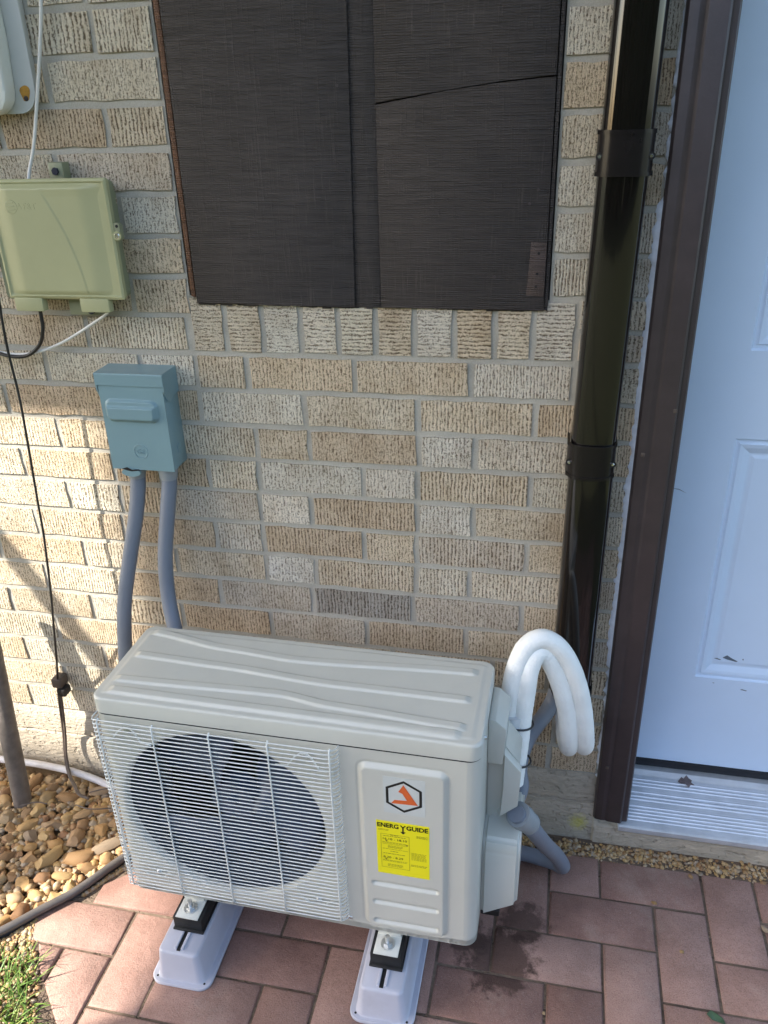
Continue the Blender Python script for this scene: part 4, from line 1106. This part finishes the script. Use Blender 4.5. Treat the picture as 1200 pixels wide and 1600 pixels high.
scatter('pebble_fill', 3600, r_fill, .005, .0125, lambda p, s, rr: -.014+rr.uniform(0, .012), M['pebble'], 21, 'small tan pebbles between the river stones')
def r_gap(rr):
    y = rr.uniform(-.62, -.05); a, b = edg_x(y)+.008, edge_x(y)+.006
    if y < -.47: a = -.80; b = edge_x(y)+.002
    if b <= a: return None
    return (rr.uniform(a, b), y)
scatter('pea_gravel', 4200, r_gap, .0028, .0062, lambda p, s, rr: -.012+rr.uniform(0, .011), M['pebble'], 22, 'pale pea gravel between edging and pavers', None, 1)
def r_strip(rr):
    x = rr.uniform(.10, 1.02); y = -.040+rr.gauss(0, .013)
    return (x, y) if -.068 < y < -.018 else None
scatter('gravel_strip', 2600, r_strip, .0024, .0065, lambda p, s, rr: -.011+rr.uniform(0, .010), M['pebble'], 23, 'brown pea gravel strip along the foundation', None, 1)
PB = [stone_mesh(600+i, 2) for i in range(3)]
for m_ in PB: m_.materials.append(M['river'])
for (x, y, s, lab) in ((.644, -.078, .0062, 'tan pebble on the pavers nearest the gravel strip'), (.566, -.157, .0052, 'tan pebble on a paver joint left of the door sill'), (.608, -.256, .0052, 'lone tan pebble in the middle of a paver'), (.769, -.178, .0075, 'brownish pebble at the right edge of the patio'), (.359, -.421, .0035, 'tiny tan pebble near the bottom edge right of the unit')):
    o = link('pebble', R.choice(PB), None); o.location = (x, y, s*.55); o.scale = (s*1.1, s, s*.9); o.rotation_euler = (0, 0, R.uniform(0, 6)); tag(o, lab, 'pebble', 'loose pebbles on the patio')
gl = exo('green_leaf', [(.636, -.372), (.644, -.364), (.655, -.365), (.664, -.372), (.667, -.383), (.657, -.380), (.645, -.381)], 0, .0006, 'z', M['leafg'])
for v in gl.data.vertices: v.co.z += .0030+.003*math.sin(v.co.x*150)
tag(gl, 'small dark green leaf on the pavers at the bottom right', 'leaf')

for i, (p, lab) in enumerate((([(-.70, -.155, .034), (-.66, -.162, .036), (-.615, -.150, .034)], 'thin dry twig lying across the river stones near the cable end'), ([(-.69, -.115, .034), (-.645, -.10, .040), (-.60, -.105, .036)], 'thin dry twig beside the plugged end of the cable'), ([(-.835, -.185, .030), (-.80, -.165, .034), (-.77, -.16, .030)], 'thin dry twig at the foot of the grey pole'))):
    tag(tubeo('twig', p, .0014, M['cable_b'], None, 6, 4), lab, 'twig', 'dry twigs on the river stones')

# ------------------------------------------------------------------ grass tuft
V, F, T = [], [], []
rr = random.Random(77)
def blade(x, y, h, w, az, lean, t):
    o = len(V); d = Vector((math.cos(az), math.sin(az), 0)); s = Vector((-d.y, d.x, 0))
    for k in range(5):
        u = k/4; c = Vector((x, y, -.012))+d*lean*u*u+Vector((0, 0, h*u*(1-.35*u*lean/max(h, .01)*.6)))
        ww = w*(1-u)**.6*.5+.0001; V.append(tuple(c-s*ww)); V.append(tuple(c+s*ww)); T.extend((t, t))
    for k in range(4): F.append([o+2*k, o+2*k+1, o+2*k+3, o+2*k+2])
k = 0
while k < 5200:
    y = rr.uniform(-1.15, -.475); x = rr.uniform(-1.15, -.3)
    ex = edge_x(y)
    if x > ex-.004: continue
    den = sstep(-.462, -.53, y)
    if x < -.60 and y > -.50: den *= .4
    if rr.random() > .25+.75*den or rr.random() > .18+.82*sstep(-.35, .15, noise.noise((x*16, y*16, 4))): continue
    k += 1
    blade(x, y, rr.uniform(.016, .066), rr.uniform(.0020, .0042), rr.uniform(0, 6.28) if rr.random() < .6 else rr.uniform(-.8, .8), rr.uniform(.010, .060), min(1, max(0, rr.gauss(.45, .22))))
me = bpy.data.meshes.new('grass'); me.from_pydata(V, [], F)
at = me.attributes.new('tint', 'FLOAT', 'POINT'); at.data.foreach_set('value', T); shade(me, True)
gr = link('grass', me, M['grass']); gr['kind'] = 'stuff'; gr['label'] = 'patchy green grass at the patio corner'

# ------------------------------------------------------------------ off to the side and above: eave, plus unseen added blockers that shape the shade
ev = boxo('roof_eave', -4.6, 2.6, -1.20, .4, 2.717, 2.86, M['soffit']); ev['kind'] = 'structure'; ev['label'] = 'roof overhang above the wall'
cn = exo('sun_blocker_slab', [(-5.12, -4.8), (-5.12, -3.1), (-4.93, -2.57), (-4.295, -2.2), (-3.75, -1.88), (-2.6, -1.88), (-2.6, -4.8)], 4.2, 4.25, 'z', M['soffit']); cn['kind'] = 'structure'; cn['label'] = 'added slab blocking the sun, out of view to the left'  # unseen added slab, outlined so its shade borders the sun patch
for x, y in ((-5.0, -4.7), (-2.7, -4.7), (-2.72, -2.0)):
    c_ = boxo('blocker_post', x-.04, x+.04, y-.04, y+.04, -.05, 4.2, M['trim']); c_['kind'] = 'structure'; c_['label'] = 'added post under the unseen sun-blocking slab'  # added post carrying the unseen sun-blocking slab
ga = exo('sun_blocker_wedge', [(-5.12, -2.84), (-6.2, -2.78), (-6.2, -3.65)], 4.2, 4.25, 'z', M['roof']); ga['kind'] = 'structure'; ga['label'] = 'added wedge shading the river stones, out of view to the left'  # unseen added wedge, shaped to shade a band of river stones
br_ = tubeo('shadow_rod', [(-1.600, 0, 1.84), (-1.868, -.6, 1.52), (-2.136, -1.2, 1.20)], .0215, M['pole'], None, 14, 0); br_['kind'] = 'structure'; br_['label'] = 'added rod casting the diagonal wall shadow, out of view to the left'  # unseen added rod, placed to throw the diagonal shadow on the bricks

hd = bmesh.new()
for k in range(14):
    x = -16+k*2.4+R.uniform(-.4, .4)
    b2 = bmesh.new(); bmesh.ops.create_icosphere(b2, subdivisions=3, radius=1)
    sh = Vector((k*3.1, 2, 7)); h = R.uniform(2.2, 3.4)
    for v in b2.verts: v.co = Vector((v.co.x*1.9, v.co.y*1.5, v.co.z*h))*(1+.28*noise.noise(v.co*2.2+sh))+Vector((x, -12.5, h*.8))
    merge(hd, b2)
ho = link('reflection_hedge', bm_mesh(hd, 'reflection_hedge', True, 80), M['lawn']); ho['kind'] = 'stuff'; ho['label'] = 'added hedge behind the camera that darkens reflections and low sky'  # unseen hedge added to darken reflections in the pipe channel
